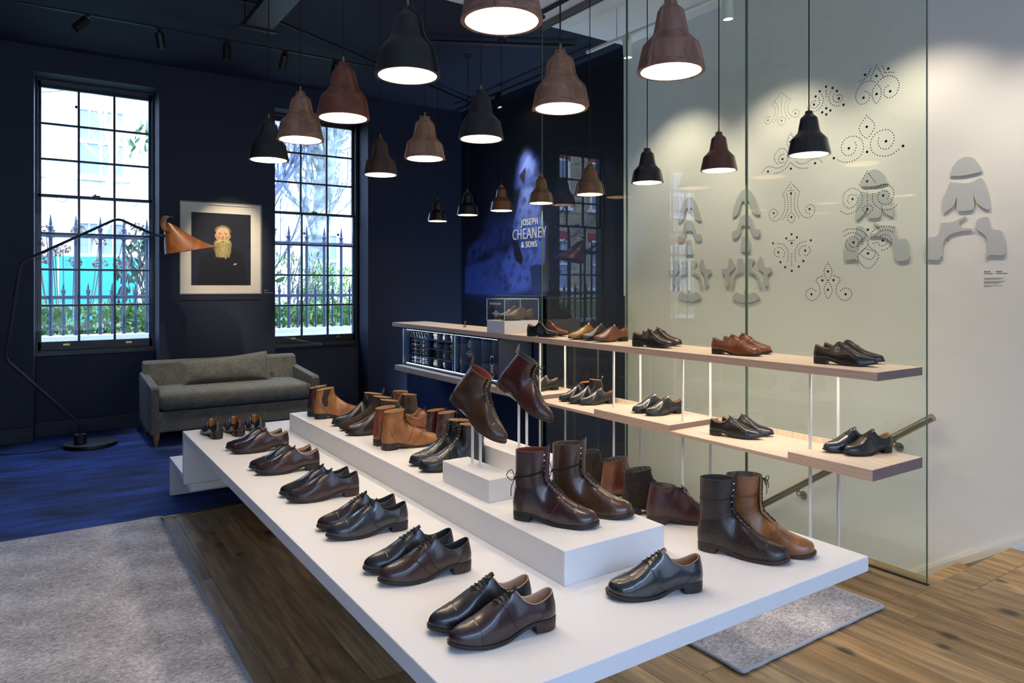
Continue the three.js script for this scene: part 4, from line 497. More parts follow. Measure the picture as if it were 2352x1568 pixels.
      const laced = o.spread ? n + 1 : o.hooksopen ? n + 1 : rows.length, hole = (k, s, e = 0) => { if (gapOf && k > 1) return son(s, 5.62, k - 1, 0.0022 + e); const f = fr(k), w = half * (o.spread ? lerp(1, 1.6, k / 2) : 1) + 0.0042; return f.p.clone().addScaledVector(f.n, 0.0026 + e).add(V(0, 0, s * w)); };
      rows.forEach((k, i) => { for (const s of S) { const f = fr(k), q = new THREE.Quaternion().setFromUnitVectors(V(0, 0, 1), gapOf && k > 1 ? sn(s, 5.62, k - 1) : f.n.clone().add(V(0, 0, s * 0.4)).normalize()), p = hole(k, s); const ring = new THREE.TorusGeometry(0.0024, 0.0009, 6, 12).applyQuaternion(q).translate(p.x, p.y, p.z); eye.push(ring); const d = new THREE.SphereGeometry(i >= n ? 0.0026 : 0.0014, 8, 6); d.scale(1, 1, 0.5); d.applyQuaternion(q).translate(p.x, p.y, p.z); (i >= n ? eye : dark).push(d); }
        if (i < laced) { laces.push(tube([hole(k, 1, -0.001), hole(k, 1, 0.0012).lerp(hole(k, -1, 0.0012), 0.12), fr(k).p.clone().addScaledVector(fr(k).n, 0.0052), hole(k, -1, 0.0012).lerp(hole(k, 1, 0.0012), 0.12), hole(k, -1, -0.001)], 0.0013, 18, 6)); if (i + 1 < laced) for (const s of S) laces.push(tube([hole(k, s, 0.0006), hole(k, s, 0.002).lerp(hole(rows[i + 1], -s, 0.002), 0.5), hole(rows[i + 1], -s, 0.0006)], 0.0012, 12, 6)); } });
      if (o.eyelets) add('eyelets', 'metal', eye); if (dark.length) holes.push(...dark);
      if (o.bow || (!o.spread && !o.hooksopen)) { const f = fr(rows[laced - 1]), c = f.p.clone().addScaledVector(f.n, 0.007), at = (a, b, d) => c.clone().add(V(a, b, d)); for (const s of S) { laces.push(tube([at(0, 0, 0), at(0.012, 0.006, s * 0.022), at(0.014, -0.004, s * 0.042), at(0.011, -0.014, s * 0.030), at(0, 0, 0)], 0.0013, 26, 6)); laces.push(tube([at(0, 0, 0), at(0.010, -0.010, s * 0.018), at(0.013, -0.024, s * 0.034), at(0.013, -0.040, s * 0.040)], 0.0013, 20, 6)); } laces.push(new THREE.SphereGeometry(0.0034, 8, 6).translate(c.x, c.y, c.z)); }
      if (o.waistlace) { // ends carried round the leg and tied at the side
        const k0 = 0.35; for (const dy of [0, 0.0035]) { const r = []; for (let i = 0; i <= 20; i++) { const t = lerp(5.85, 1.2, i / 20); r.push(son(1, t, k0 - 0.1 * i / 20, 0.002).add(V(0, dy, 0))); } laces.push(tube(r, 0.0013, 30, 6)); }
        const c = son(1, 1.5, 0.25, 0.006); for (const [a, b] of [[0.02, 0.022], [-0.018, 0.030]]) laces.push(tube([c, c.clone().add(V(a * 0.5, b, 0.01)), c.clone().add(V(a * 1.4, b * 0.4, 0.013)), c.clone().add(V(a * 0.5, -0.006, 0.008)), c], 0.0014, 24, 6)); for (const a of [0.018, -0.01]) laces.push(tube([c, c.clone().add(V(a, -0.03, 0.008)), c.clone().add(V(a * 1.3, -0.062, 0.003))], 0.0014, 18, 6)); laces.push(new THREE.SphereGeometry(0.0042, 8, 6).translate(c.x, c.y, c.z));
      }
      add('laces', 'lace', laces);
      if (o.band) { const r = []; for (const s of S) { const a = []; for (let i = 0; i <= 20; i++) a.push(son(s, i / 20 * 5.6, 0.46, 0.0011)); seams.push(seam(a, 0.0009)); const b = []; for (let i = 0; i <= 20; i++) b.push(son(s, i / 20 * 5.6, 0.5, 0.0009)); seams.push(seam(b, 0.0005)); } }
      if (o.balmoral) S.forEach((s) => { const a = []; for (let i = 0; i <= 24; i++) { const t = lerp(0.4, 8.2, i / 24); a.push(L.on(s, t, 0.60 + 0.3 * Math.pow(i / 24, 2), 0.0006)); } seams.push(seam(a, 0.0007)); });
      if (o.brogue) S.forEach((s) => { for (let i = 0; i < 18; i++) { const t = lerp(0.3, 5.2, i / 17), p = son(s, t, 0.86, 0.0008), d = new THREE.CircleGeometry(0.0013, 6).applyQuaternion(new THREE.Quaternion().setFromUnitVectors(V(0, 0, 1), sn(s, t, 0.86))); holes.push(d.translate(p.x, p.y, p.z)); } for (let i = 0; i < 10; i++) { const t = 5.0 + 0.2 * Math.sin(i), k = 0.05 + i * 0.08, p = son(s, 5.0, k, 0.0008), d = new THREE.CircleGeometry(0.0012, 6).applyQuaternion(new THREE.Quaternion().setFromUnitVectors(V(0, 0, 1), sn(s, 5.0, k))); holes.push(d.translate(p.x, p.y, p.z)); } });
    }
    if (o.chukka) { const q = []; for (const x of [0.150, 0.134]) { const pts = []; for (const [s, v] of [[1, 0.84], [1, 0.93], [1, 0.99], [-1, 0.99], [-1, 0.93], [-1, 0.84]]) pts.push(L.on(s, L.tAt(s, x, v), v, v < 0.9 ? 0.001 : 0.0034)); laces.push(tube(pts, 0.0013, 18, 6)); } const c = L.on(1, L.tAt(1, 0.130, 0.99), 0.99, 0.006); for (const s of S) { laces.push(tube([c, c.clone().add(V(0.006, 0.007, s * 0.016)), c.clone().add(V(0.014, -0.004, s * 0.026)), c.clone().add(V(0.012, -0.008, s * 0.014)), c], 0.0013, 20, 6)); laces.push(tube([c, c.clone().add(V(0.012, -0.004, s * 0.010)), c.clone().add(V(0.024, -0.020, s * 0.022))], 0.0013, 14, 6)); } add('laces', 'lace', laces); }
    if (o.chelsea) {
      S.forEach((s) => { // the elastic gusset widens to the top
        const rows = []; for (let j = 0; j <= 10; j++) { const y = j / 10, r = []; for (let i = 0; i <= 8; i++) { const w = lerp(0.62, 1.0, y), t = 3.35 + (i / 8 - 0.5) * 2 * w * (y < 0.12 ? 0.55 : 0.85); r.push(y < 0.42 ? L.on(s, t + 0.5 * (0.42 - y), lerp(0.52, 1, y / 0.42), 0.0008) : son(s, t, (y - 0.42) / 0.58 * 0.99, 0.0008)); } rows.push(s > 0 ? r : r.reverse()); } add('elastic_gusset', 'elastic', gridGeo(rows));
      });
      const loop = (x, lean) => { const r = []; for (let i = 0; i <= 16; i++) { const a = i / 16 * Math.PI, row = []; for (const z of [-0.009, 0.009]) row.push(V(x + lean * (Math.sin(a)) + (i / 16 - 0.5) * 0.012, o.shaft + L.lift - 0.014 + Math.sin(a) * 0.040, z)); r.push(row); } return gridGeo(r); };
      add('pull_loop', 'loop', loop(0.010, -0.012));
      if (o.wing) S.forEach((s) => { const f = (v) => L.tAt(s, lerp(0.085, 0.020, Math.pow(v, 0.6)), v); holes.push(...punch(L, s, f, 16, 0.0014, 0.06, 0.95)); seams.push(seam(L.line(s, (v) => f(v) - 0.12, 0.0006, 16, 0.04, 0.95))); });
    }
    if (o.balmoral) { const r = []; for (let i = 0; i <= 16; i++) { const a = i / 16 * Math.PI; r.push([-0.009, 0.009].map((z) => V(0.008 - 0.014 * Math.sin(a) + (i / 16 - 0.5) * 0.010, o.shaft + L.lift - 0.012 + Math.sin(a) * 0.042, z))); } add('pull_loop', 'loop', gridGeo(r)); }
    if (o.loafer) { S.forEach((s) => { const a = []; for (let i = 0; i <= 24; i++) { const t = lerp(5.2, 10.9, i / 24); a.push(L.on(s, t, lerp(0.90, 0.74, Math.sin(i / 24 * Math.PI)), 0.0008)); } seams.push(seam(a, 0.0012)); }); const rows = []; for (let i = 0; i <= 6; i++) { const x = lerp(0.166, 0.186, i / 6), r = []; for (const [s, v] of [[1, 0.1], [1, 0.4], [1, 0.7], [1, 0.9], [1, 1], [-1, 0.9], [-1, 0.7], [-1, 0.4], [-1, 0.1]]) r.push(L.on(s, L.tAt(s, x, v), v, 0.0018)); rows.push(r); } add('saddle_strap', 'cap', gridGeo(rows)); }
    if (o.monk) { // one strap over the instep, closed by a square buckle at the side
      const rows = []; for (let i = 0; i <= 6; i++) { const x = lerp(0.128, 0.152, i / 6), r = []; for (const [s, v] of [[-1, 0.2], [-1, 0.5], [-1, 0.8], [-1, 0.97], [1, 0.97], [1, 0.86], [1, 0.74], [1, 0.62], [1, 0.5]]) { const xx = s > 0 ? x - (0.97 - v) * 0.06 : x - 0.01 * (1 - v); r.push(L.on(s, Math.max(6.2, L.tAt(s, xx, v)), v, 0.0020)); } rows.push(r); } add('strap', 'cap', gridGeo(rows));
      const p = L.on(1, Math.max(5.6, L.tAt(1, 0.122, 0.62)), 0.62, 0.0042), q = new THREE.Quaternion().setFromUnitVectors(V(0, 0, 1), L.normal(1, 6.2, 0.62)), w = [[-1, -1], [1, -1], [1, 1], [-1, 1]].map(([a, b]) => V(a * 0.0095, b * 0.0105, 0).applyQuaternion(q).add(p)); add('buckle', 'metal', [0, 1, 2, 3].map((i) => rod(w[i], w[(i + 1) % 4], 0.0014, 8)).concat([rod(w[0].clone().lerp(w[1], 0.5), w[2].clone().lerp(w[3], 0.5), 0.0010, 6)]));
      S.forEach((s) => seams.push(seam(L.line(s, (v) => L.tAt(s, lerp(0.100, 0.185, Math.pow(v, 0.7)), v), 0.0006))));
    }
    if (seams.length) add('stitching', 'seam', seams); if (holes.length) add('perforations', 'hole', holes);
    return G;
  });
}
const leatherBump = tex(256, 256, (u, v) => 0.5 + 0.5 * (fbm(u, v, 64, 64, 11, 3) - 0.5) + 0.2 * (fbm(u, v, 12, 12, 5, 3) - 0.5), false, [14, 14]);
const grainBump = tex(256, 256, (u, v) => { let d = 9; for (let a = -1; a < 2; a++) for (let b = -1; b < 2; b++) { const i = Math.floor(u * 28) + a, j = Math.floor(v * 28) + b, p = ((i % 28) + 28) % 28, q = ((j % 28) + 28) % 28; d = Math.min(d, Math.hypot(i + hash(p, q, 3) - u * 28, j + hash(p, q, 4) - v * 28)); } return 1 - d * 0.9; }, false, [9, 9]);
const patina = tex(256, 256, (u, v) => { const n = fbm(u, v, 6, 6, 21, 5), k = 0.62 + 0.5 * n; return [k, k * 0.97, k * 0.95]; }, true, [4, 4]);
const suedeMap = tex(256, 256, (u, v) => 0.65 + 0.5 * (fbm(u, v, 40, 40, 31, 3) - 0.5) + 0.4 * (fbm(u, v, 6, 6, 33, 3) - 0.5), true, [5, 5]);
const LEATHER = {};
function leather(name, rgb, o = {}) { return LEATHER[name] = phys({ color: new THREE.Color().setRGB(...rgb), roughness: o.rough ?? 0.32, clearcoat: o.coat ?? 0.55, clearcoatRoughness: o.coatRough ?? 0.17, map: o.suede ? suedeMap : o.plain ? null : patina, bumpMap: o.grain ? grainBump : leatherBump, bumpScale: o.grain ? 0.0007 : 0.00025, sheen: o.suede ? 0.4 : 0, sheenRoughness: 0.6, sheenColor: new THREE.Color(0.3, 0.22, 0.15), side: THREE.DoubleSide }); }
leather('black', [0.010, 0.0105, 0.014]); leather('oxblood', [0.036, 0.010, 0.011]); leather('plum', [0.030, 0.010, 0.012]); leather('espresso', [0.026, 0.012, 0.009]);
leather('brown', [0.075, 0.030, 0.013], { coatRough: 0.22 }); leather('chestnut', [0.19, 0.060, 0.024]); leather('tan', [0.36, 0.155, 0.045], { rough: 0.42, coat: 0.3, coatRough: 0.3 }); leather('conker', [0.26, 0.075, 0.022]); leather('mustard', [0.48, 0.24, 0.030]);
leather('rust', [0.30, 0.105, 0.042], { rough: 0.45, coat: 0.25, coatRough: 0.35 }); leather('burgundy', [0.042, 0.009, 0.010]); leather('grain_wine', [0.062, 0.014, 0.014], { grain: 1, coat: 0.4, coatRough: 0.28 }); leather('grain_dark', [0.030, 0.016, 0.014], { grain: 1, coat: 0.35, coatRough: 0.3 });
leather('copper', [0.34, 0.135, 0.040], { grain: 1, coat: 0.55, coatRough: 0.25 }); leather('suede', [0.085, 0.048, 0.026], { suede: 1, rough: 0.95, coat: 0 }); leather('dark_suede', [0.050, 0.030, 0.020], { suede: 1, rough: 0.95, coat: 0 }); leather('olive', [0.095, 0.070, 0.040], { rough: 0.4 }); leather('walnut', [0.060, 0.030, 0.016], { coatRough: 0.2 });
leather('pearl_plum', [0.050, 0.020, 0.021], { coat: 0.8, coatRough: 0.2 }); leather('pearl_bronze', [0.080, 0.038, 0.020], { coat: 0.8, coatRough: 0.2 });
leather('navy_black', [0.014, 0.017, 0.026], { coat: 0.9, coatRough: 0.1 });
const LIN = { tan: std({ color: new THREE.Color().setRGB(0.42, 0.25, 0.13), roughness: 0.7, side: 2 }), pale: std({ color: new THREE.Color().setRGB(0.52, 0.36, 0.24), roughness: 0.7, side: 2 }), dark: std({ color: new THREE.Color().setRGB(0.030, 0.032, 0.030), roughness: 0.7, side: 2 }), orange: std({ color: new THREE.Color().setRGB(0.40, 0.16, 0.035), roughness: 0.7, side: 2 }), red: std({ color: new THREE.Color().setRGB(0.16, 0.035, 0.02), roughness: 0.7, side: 2 }), shearling: std({ color: new THREE.Color().setRGB(0.22, 0.17, 0.14), roughness: 1, map: suedeMap, side: 2 }) };
const SOLE = { black: phys({ color: new THREE.Color().setRGB(0.009, 0.009, 0.010), roughness: 0.45, side: 2 }), brown: phys({ color: new THREE.Color().setRGB(0.030, 0.014, 0.010), roughness: 0.42, side: 2 }), stack: phys({ color: new THREE.Color().setRGB(0.090, 0.036, 0.018), roughness: 0.45, map: tex(64, 64, (u, v) => 0.8 + 0.2 * Math.sin(v * 40) * 0.5 - 0.1, true, [1, 40]), side: 2 }) };
const laceM = { black: std({ color: 0x0b0b0c, roughness: 0.8 }), brown: std({ color: 0x1c120e, roughness: 0.8 }) };
const brassM = phys({ color: new THREE.Color().setRGB(0.62, 0.50, 0.30), metalness: 1, roughness: 0.28 }), steelM = phys({ color: new THREE.Color().setRGB(0.75, 0.75, 0.76), metalness: 1, roughness: 0.2 });
const holeM = std({ color: 0x050404, roughness: 0.95, side: 2 }), elasticM = std({ color: new THREE.Color().setRGB(0.035, 0.020, 0.015), roughness: 0.95, side: 2, bumpMap: tex(64, 64, (u, v) => 0.5 + 0.5 * Math.sin(u * 6.28 * 8), false, [20, 20]), bumpScale: 0.0006 });
const seamCache = new Map();
function seamMat(m) { if (!seamCache.has(m)) seamCache.set(m, std({ color: m.color.clone().multiplyScalar(0.45), roughness: 0.6 })); return seamCache.get(m); }
function shoe(kind, look, label, x, y, z, yaw, o = {}) { // x, z: middle of the shoe on what it stands on; yaw in degrees, 0 = toe to +x
  const up = LEATHER[look], st = style(kind), cat = /boot|chelsea|chukka/.test(kind) ? 'boot' : /loafer/.test(kind) ? 'loafer' : 'shoe', dark = /black|navy|oxblood|plum|espresso|dark/.test(look);
  const g = thing(o.name || (cat === 'boot' ? (/chelsea/.test(kind) ? 'chelsea_boot' : /chukka/.test(kind) ? 'chukka_boot' : 'lace_up_boot') : /loafer/.test(kind) ? 'loafer' : /monk/.test(kind) ? 'monk_shoe' : /brogue|wing/.test(kind) ? 'brogue_shoe' : /derby/.test(kind) ? 'derby_shoe' : 'oxford_shoe'), label, cat, [x, y, z], yaw * Math.PI / 180, o.group);
  const M = { upper: up, upper2: o.quarter ? LEATHER[o.quarter] : up, cap: o.cap ? LEATHER[o.cap] : up, tongue: o.tongue ? LEATHER[o.tongue] : up, lining: LIN[o.lining || 'tan'], sole: SOLE[o.sole || (dark ? 'black' : 'brown')], heel: SOLE[o.heel || (dark ? 'black' : 'stack')], lace: laceM[o.lace || (dark ? 'black' : 'brown')], metal: o.steel ? steelM : brassM, elastic: elasticM, loop: o.loop ? LEATHER[o.loop] : up, seam: o.seam || seamMat(up), hole: holeM };
  for (const [n, role, geo] of st.parts) { if (o.hide && o.hide.includes(n)) continue; const c = part(n, geo, M[role], g); c.position.x = -0.148; if (n === 'perforations' || n === 'stitching' || n === 'eyelets' || n === 'tread_lugs') c.userData.kind = 'stuff'; if (n === 'lining' && o.lining && o.lining !== 'tan') c.userData.label = o.lining + ' lining'; }
  if (o.tilt) { g.rotation.order = 'YXZ'; g.rotation.z = o.tilt * Math.PI / 180; }
  return g;
}

// ---------- display furniture ----------
{
  const t = thing('display_table', 'long low white display table carrying rows of shoes', 'table', [0, 0, 0]);
  part('tabletop', rbox(0.755, 2.30, 0.550, 0.600, -4.775, -1.297, 0.0035), M.display, t);
  part('end_panel', rbox(0.755, 2.30, 0.277, 0.5505, -4.775, -4.735, 0.0025), M.display, t);
  part('pedestal', box(1.25, 1.85, 0.012, 0.551, -3.4, -2.5), M.display, t);
  const b = thing('low_bench', 'lower white bench tucked under the far end of the display table', 'bench');
  part('seat_board', rbox(0.794, 2.26, 0.232, 0.277, -5.565, -4.72, 0.003), M.display, b); part('end_panel', rbox(0.794, 2.26, 0.008, 0.233, -5.565, -5.525, 0.003), M.display, b); part('inner_leg', box(1.75, 2.1, 0.0, 0.233, -4.85, -4.78), M.display, b);
  const p = (l, ...a) => { const o = mesh(numbered('display_plinth'), rbox(...a, 0.0025), M.display, scene); o.userData = { label: l, category: 'plinth' }; };
  p('long white plinth running down the middle of the display table', 1.312, 1.732, 0.6, 0.706, -4.434, -1.672);
  p('small white block holding the raised dark brown boot', 1.371, 1.492, 0.706, 0.790, -2.546, -2.192);
  p('small white block holding the raised burgundy boot', 1.662, 1.790, 0.706, 0.790, -2.720, -2.300);
}
const SH = { top: 1.090, low: 0.637 };
{ // wall shelf: one long top board, a stepped lower board, white rods through both
  const t = thing('display_shelf', 'two tier pale ash shelf on slim white rods before the glass', 'shelf');
  const board = (n, x0, y0, y1, z0, z1) => { part(n, rbox(x0, 3.703, y0, y1, z0, z1, 0.002), M.ash, t); part('front_edge', box(x0 - 0.0008, x0 + 0.001, y0 + 0.001, y1 - 0.001, z0 + 0.001, z1 - 0.001), M.ashEdge, t); part('end_grain', box(x0 + 0.001, 3.702, y0 + 0.001, y1 - 0.001, z1 - 0.001, z1 + 0.0008), M.ashEnd, t); };
  board('top_board', 3.285, SH.top - 0.042, SH.top, -7.27, -1.812);
  for (const [a, b, k] of [[-7.12, -4.493, 1], [-4.493, -3.802, 0], [-3.802, -3.092, 1], [-3.092, -2.262, 0], [-2.262, -1.812, 1]]) board(k ? 'lower_board' : 'lower_tray', 3.245, k ? SH.low - 0.055 : SH.low - 0.055, k ? SH.low : SH.low - 0.034, a, b - (k ? 0 : 0.0005));
  for (const [a, b] of [[-4.493, -3.802], [-3.092, -2.262]]) part('back_strip', box(3.694, 3.703, SH.low - 0.036, SH.low, a, b), M.ash, t);
  for (const z of [-4.655, -3.769, -3.124, -2.234]) for (const x of [3.40, 3.66]) part('rod', rod(V(x, 0, z), V(x, SH.top - 0.041, z), 0.0085, 14), M.whiteMetal, t);
  // light line let into the underside of the top board
  part('light_strip', box(3.475, 3.490, SH.top - 0.0440, SH.top - 0.0418, -4.95, -1.95), std({ color: 0xffffff, emissive: new THREE.Color(1, 0.9, 0.74), emissiveIntensity: 6 }), t);
  const l = new THREE.RectAreaLight(new THREE.Color(1, 0.88, 0.72), 70, 0.015, 3.0); l.name = 'light_strip_glow'; l.position.set(3.4825, SH.top - 0.0445, -3.45); l.rotation.x = -Math.PI / 2; t.add(l);
}
{ // care-products cabinet between the boards
  const x0 = 3.325, x1 = 3.70, z0 = -7.12, z1 = -5.16, y0 = SH.low + 0.001, y1 = SH.top - 0.043, t = thing('glass_cabinet', 'navy cabinet with sliding glass doors and shoe care goods inside', 'cabinet');
  part('back', box(x1 - 0.02, x1, y0, y1, z0, z1), M.cab, t); part('side', [rbox(x0, x1, y0, y1, z0, z0 + 0.018), rbox(x0, x1, y0, y1, z1 - 0.018, z1)], M.cab, t); part('rail', [rbox(x0, x0 + 0.05, y0, y0 + 0.016, z0, z1), rbox(x0, x0 + 0.05, y1 - 0.02, y1, z0, z1), box(x0, x1, y0, y0 + 0.006, z0, z1), box(x0, x1, y1 - 0.006, y1, z0, z1)], M.cab, t);
  const Z = (f) => lerp(z0 + 0.02, z1 - 0.02, f), Y = (f) => lerp(y0 + 0.016, y1 - 0.02, f), dv = [];
  for (const f of [0.235, 0.345, 0.43, 0.51, 0.60, 0.70, 0.80, 0.90]) dv.push(box(x0 + 0.08, x1 - 0.02, Y(0), Y(1), Z(f) - 0.004, Z(f) + 0.004)); for (const r of [0.25, 0.5, 0.75]) dv.push(box(x0 + 0.08, x1 - 0.02, Y(r) - 0.004, Y(r) + 0.004, Z(0), Z(0.51))); part('divider', dv, M.cab, t);
  for (const [a, b, x] of [[0, 0.60, x0 + 0.012], [0.585, 1, x0 + 0.024]]) { const d = part('door', new THREE.PlaneGeometry(Z(b) - Z(a), Y(1) - Y(0) + 0.01).rotateY(-Math.PI / 2).translate(x, (Y(0) + Y(1)) / 2, (Z(a) + Z(b)) / 2), M.pane, t); part('polished_edge', [box(x - 0.003, x + 0.003, Y(0), Y(1), Z(a), Z(a) + 0.004), box(x - 0.003, x + 0.003, Y(0), Y(1), Z(b) - 0.004, Z(b))], M.iceEdge, d); }
  const led = (y, i, up) => { part('light_strip', box(x0 + 0.040, x0 + 0.052, y - 0.002, y + 0.002, Z(0.01), Z(0.99)), std({ color: 0xffffff, emissive: new THREE.Color(0.75, 0.9, 1), emissiveIntensity: 3.5 }), t); const l = new THREE.RectAreaLight(new THREE.Color(...COOL), i, 0.012, 1.85); l.name = 'light_strip_glow'; l.position.set(x0 + 0.046, y + (up ? 0.003 : -0.003), (z0 + z1) / 2); l.rotation.x = up ? Math.PI / 2 : -Math.PI / 2; t.add(l); };
  led(Y(0.985), 34, false); led(Y(0.0) + 0.004, 20, true);
  // seal printed on the second door
  const seal = [new THREE.RingGeometry(0.026, 0.031, 32), new THREE.RingGeometry(0.010, 0.022, 24), ...[0, 1, 2, 3, 4, 5].map((i) => new THREE.CircleGeometry(0.0045, 8).translate(0.016 * Math.cos(i * 1.047), 0.016 * Math.sin(i * 1.047), 0))].map((g) => g.scale(0.8, 1.25, 1).translate(0, 0.285, 0));
  const pr = mesh('door_print', [...seal, letters('JOSEPH', 0.010, 0.0006).translate(0, 0.215, 0), letters('CHEANEY', 0.021, 0.0006, TEXTR).translate(0, 0.186, 0), letters('& SONS', 0.009, 0.0006).translate(0, 0.170, 0)], std({ color: 0xb9c0c8, roughness: 0.6, side: 2 }), scene); pr.rotation.y = -Math.PI / 2; pr.position.set(x0 + 0.020, y0 + 0.03, Z(0.735)); pr.userData = { label: 'pale round seal and shop lettering on the cabinet door glass', category: 'lettering' };
  // goods: round tins on edge, stacked polish jars, brushes, shoe trees, key rings
  const tinM = phys({ color: 0x11151c, roughness: 0.25, clearcoat: 0.6 }), rimM = phys({ color: 0xc9d4de, metalness: 0.9, roughness: 0.25 }), capM = std({ color: 0xdde6f2, roughness: 0.4 }), capO = std({ color: 0xc8561e, roughness: 0.4 }), darkJ = std({ color: 0x0c0d10, roughness: 0.4 });
  const ord = ['first', 'second', 'third', 'fourth', 'fifth', 'sixth', 'seventh'];
  for (let c = 0; c < 7; c++) { const z = Z(0.235 * (c + 0.55) / 7); const o = thing('polish_tin', `round polish tin on edge, ${ord[c]} from the far end of the cabinet top row`, 'tin', [x0 + 0.12, Y(0.756) + 0.032, z], 0, 'round polish tins in the cabinet'); part('body', cyl(0.030, 0.030, 0.018, 24).rotateZ(Math.PI / 2), tinM, o); part('rim', new THREE.TorusGeometry(0.030, 0.002, 6, 28).rotateY(Math.PI / 2).translate(-0.009, 0, 0), rimM, o);
    for (let r = 0; r < 3; r++) for (let k = 0; k < 4; k++) { const orange = c === 1 && k % 2 === 1, black = c % 2 === 0 && k % 2 === 1; const j = thing('polish_jar', `${black ? 'dark' : orange ? 'orange-lidded' : 'pale-lidded'} polish jar, ${ord[c]} column from far end, ${['lower', 'middle', 'upper'][r]} tier, ${['bottom', 'second', 'third', 'top'][k]} of four`, 'jar', [x0 + 0.115, Y(r * 0.25) + 0.004 + k * 0.0205, z], 0, 'polish jars in the cabinet'); part('jar', cyl(0.0145, 0.0145, 0.011, 14).translate(0, 0.006, 0), c === 1 || c === 4 ? capM : darkJ, j); part('lid', cyl(0.0150, 0.0150, 0.009, 14).translate(0, 0.0155, 0), orange ? capO : black ? darkJ : capM, j); } }
  const woodB = std({ color: 0xe9cfae, roughness: 0.5 }), bristle = std({ color: 0xd8d4c4, roughness: 1, bumpMap: rep(feltTex, 6, 6), bumpScale: 0.003 }), darkB = std({ color: 0x2a2320, roughness: 0.9 });
  const brush = (f, r, l, pale, w) => { const o = thing('shoe_brush', l, 'brush', [x0 + 0.15, Y(r) + 0.006, Z(f)]); part('handle', rbox(-0.03, 0.03, pale ? 0.0 : 0.028, pale ? 0.048 : 0.060, -w / 2, w / 2, 0.012, 3), pale === 2 ? darkB : woodB, o); stuff(part('bristles', rbox(-0.026, 0.026, pale ? 0.046 : 0, pale ? 0.066 : 0.03, -w / 2 + 0.01, w / 2 - 0.01, 0.006), pale === 2 ? darkB : bristle, o)); return o; };
  brush(0.29, 0.75, 'cream bristle brush in the top row beside the tins', 0, 0.13); brush(0.29, 0.5, 'wooden brush with dark print in the second row of the cabinet', 1, 0.13); brush(0.29, 0.25, 'dark brush in the third row of the cabinet', 2, 0.13); brush(0.29, 0.0, 'wooden brush on the cabinet floor beside the jar columns', 1, 0.13);
  brush(0.39, 0.75, 'pale wooden brush in the top row, second compartment', 1, 0.10); brush(0.39, 0.25, 'pale brush in the third row, middle compartment', 1, 0.10); brush(0.39, 0.0, 'cream bristle brush on the cabinet floor, middle compartment', 0, 0.10);
  brush(0.47, 0.75, 'small handled brush in the top row, third compartment', 0, 0.09); brush(0.47, 0.5, 'small handled brush in the second row, third compartment', 0, 0.09); brush(0.47, 0.25, 'small handled brush in the third row, third compartment', 0, 0.08);
  const tree = (f, l, y) => { const o = thing('shoe_tree', l, 'shoe tree', [x0 + 0.16, Y(y), Z(f)]); const rows = []; for (let i = 0; i <= 10; i++) { const a = i / 10, r = 0.012 + 0.022 * Math.sin(Math.PI * Math.pow(a, 0.7)), row = []; for (let j = 0; j < 12; j++) row.push(V(r * Math.cos(j / 12 * 6.283), 0.02 + a * 0.19, r * Math.sin(j / 12 * 6.283))); rows.push(row); } part('form', gridGeo(rows, true), std({ color: 0xb9825a, roughness: 0.5 }), o); part('hook', tube([[0, 0.205, 0], [0, 0.24, 0], [0.012, 0.25, 0], [0.014, 0.235, 0]], 0.0025, 14, 6), M.brass, o); };
  tree(0.555, 'wooden shoe tree standing by the overlap of the glass doors', 0.02); tree(0.565, 'wooden shoe tree with brass hook higher in the cabinet', 0.66);
  const horn = thing('shoe_horn', 'long brass shoe horn hanging behind the second glass door', 'shoe horn', [x0 + 0.15, Y(0.35), Z(0.64)]); part('blade', rbox(-0.004, 0.004, 0, 0.19, -0.014, 0.014, 0.003), M.brass, horn);
  for (const [i, f] of [[0, 0.855], [1, 0.905], [2, 0.955]]) { const o = thing('key_ring', ['key ring with leather tab nearest the printed seal', 'key ring with leather tab in the middle of three', 'key ring with leather tab at the cabinet end'][i], 'key ring', [x0 + 0.12, Y(0.42), Z(f)]); part('ring', new THREE.TorusGeometry(0.030, 0.003, 6, 24).scale(1, 1.5, 1).rotateY(Math.PI / 2), steelM, o); part('tab', rbox(-0.003, 0.003, -0.11, -0.045, -0.014, 0.014, 0.003), std({ color: 0x6e3f22, roughness: 0.6 }), o); }
}
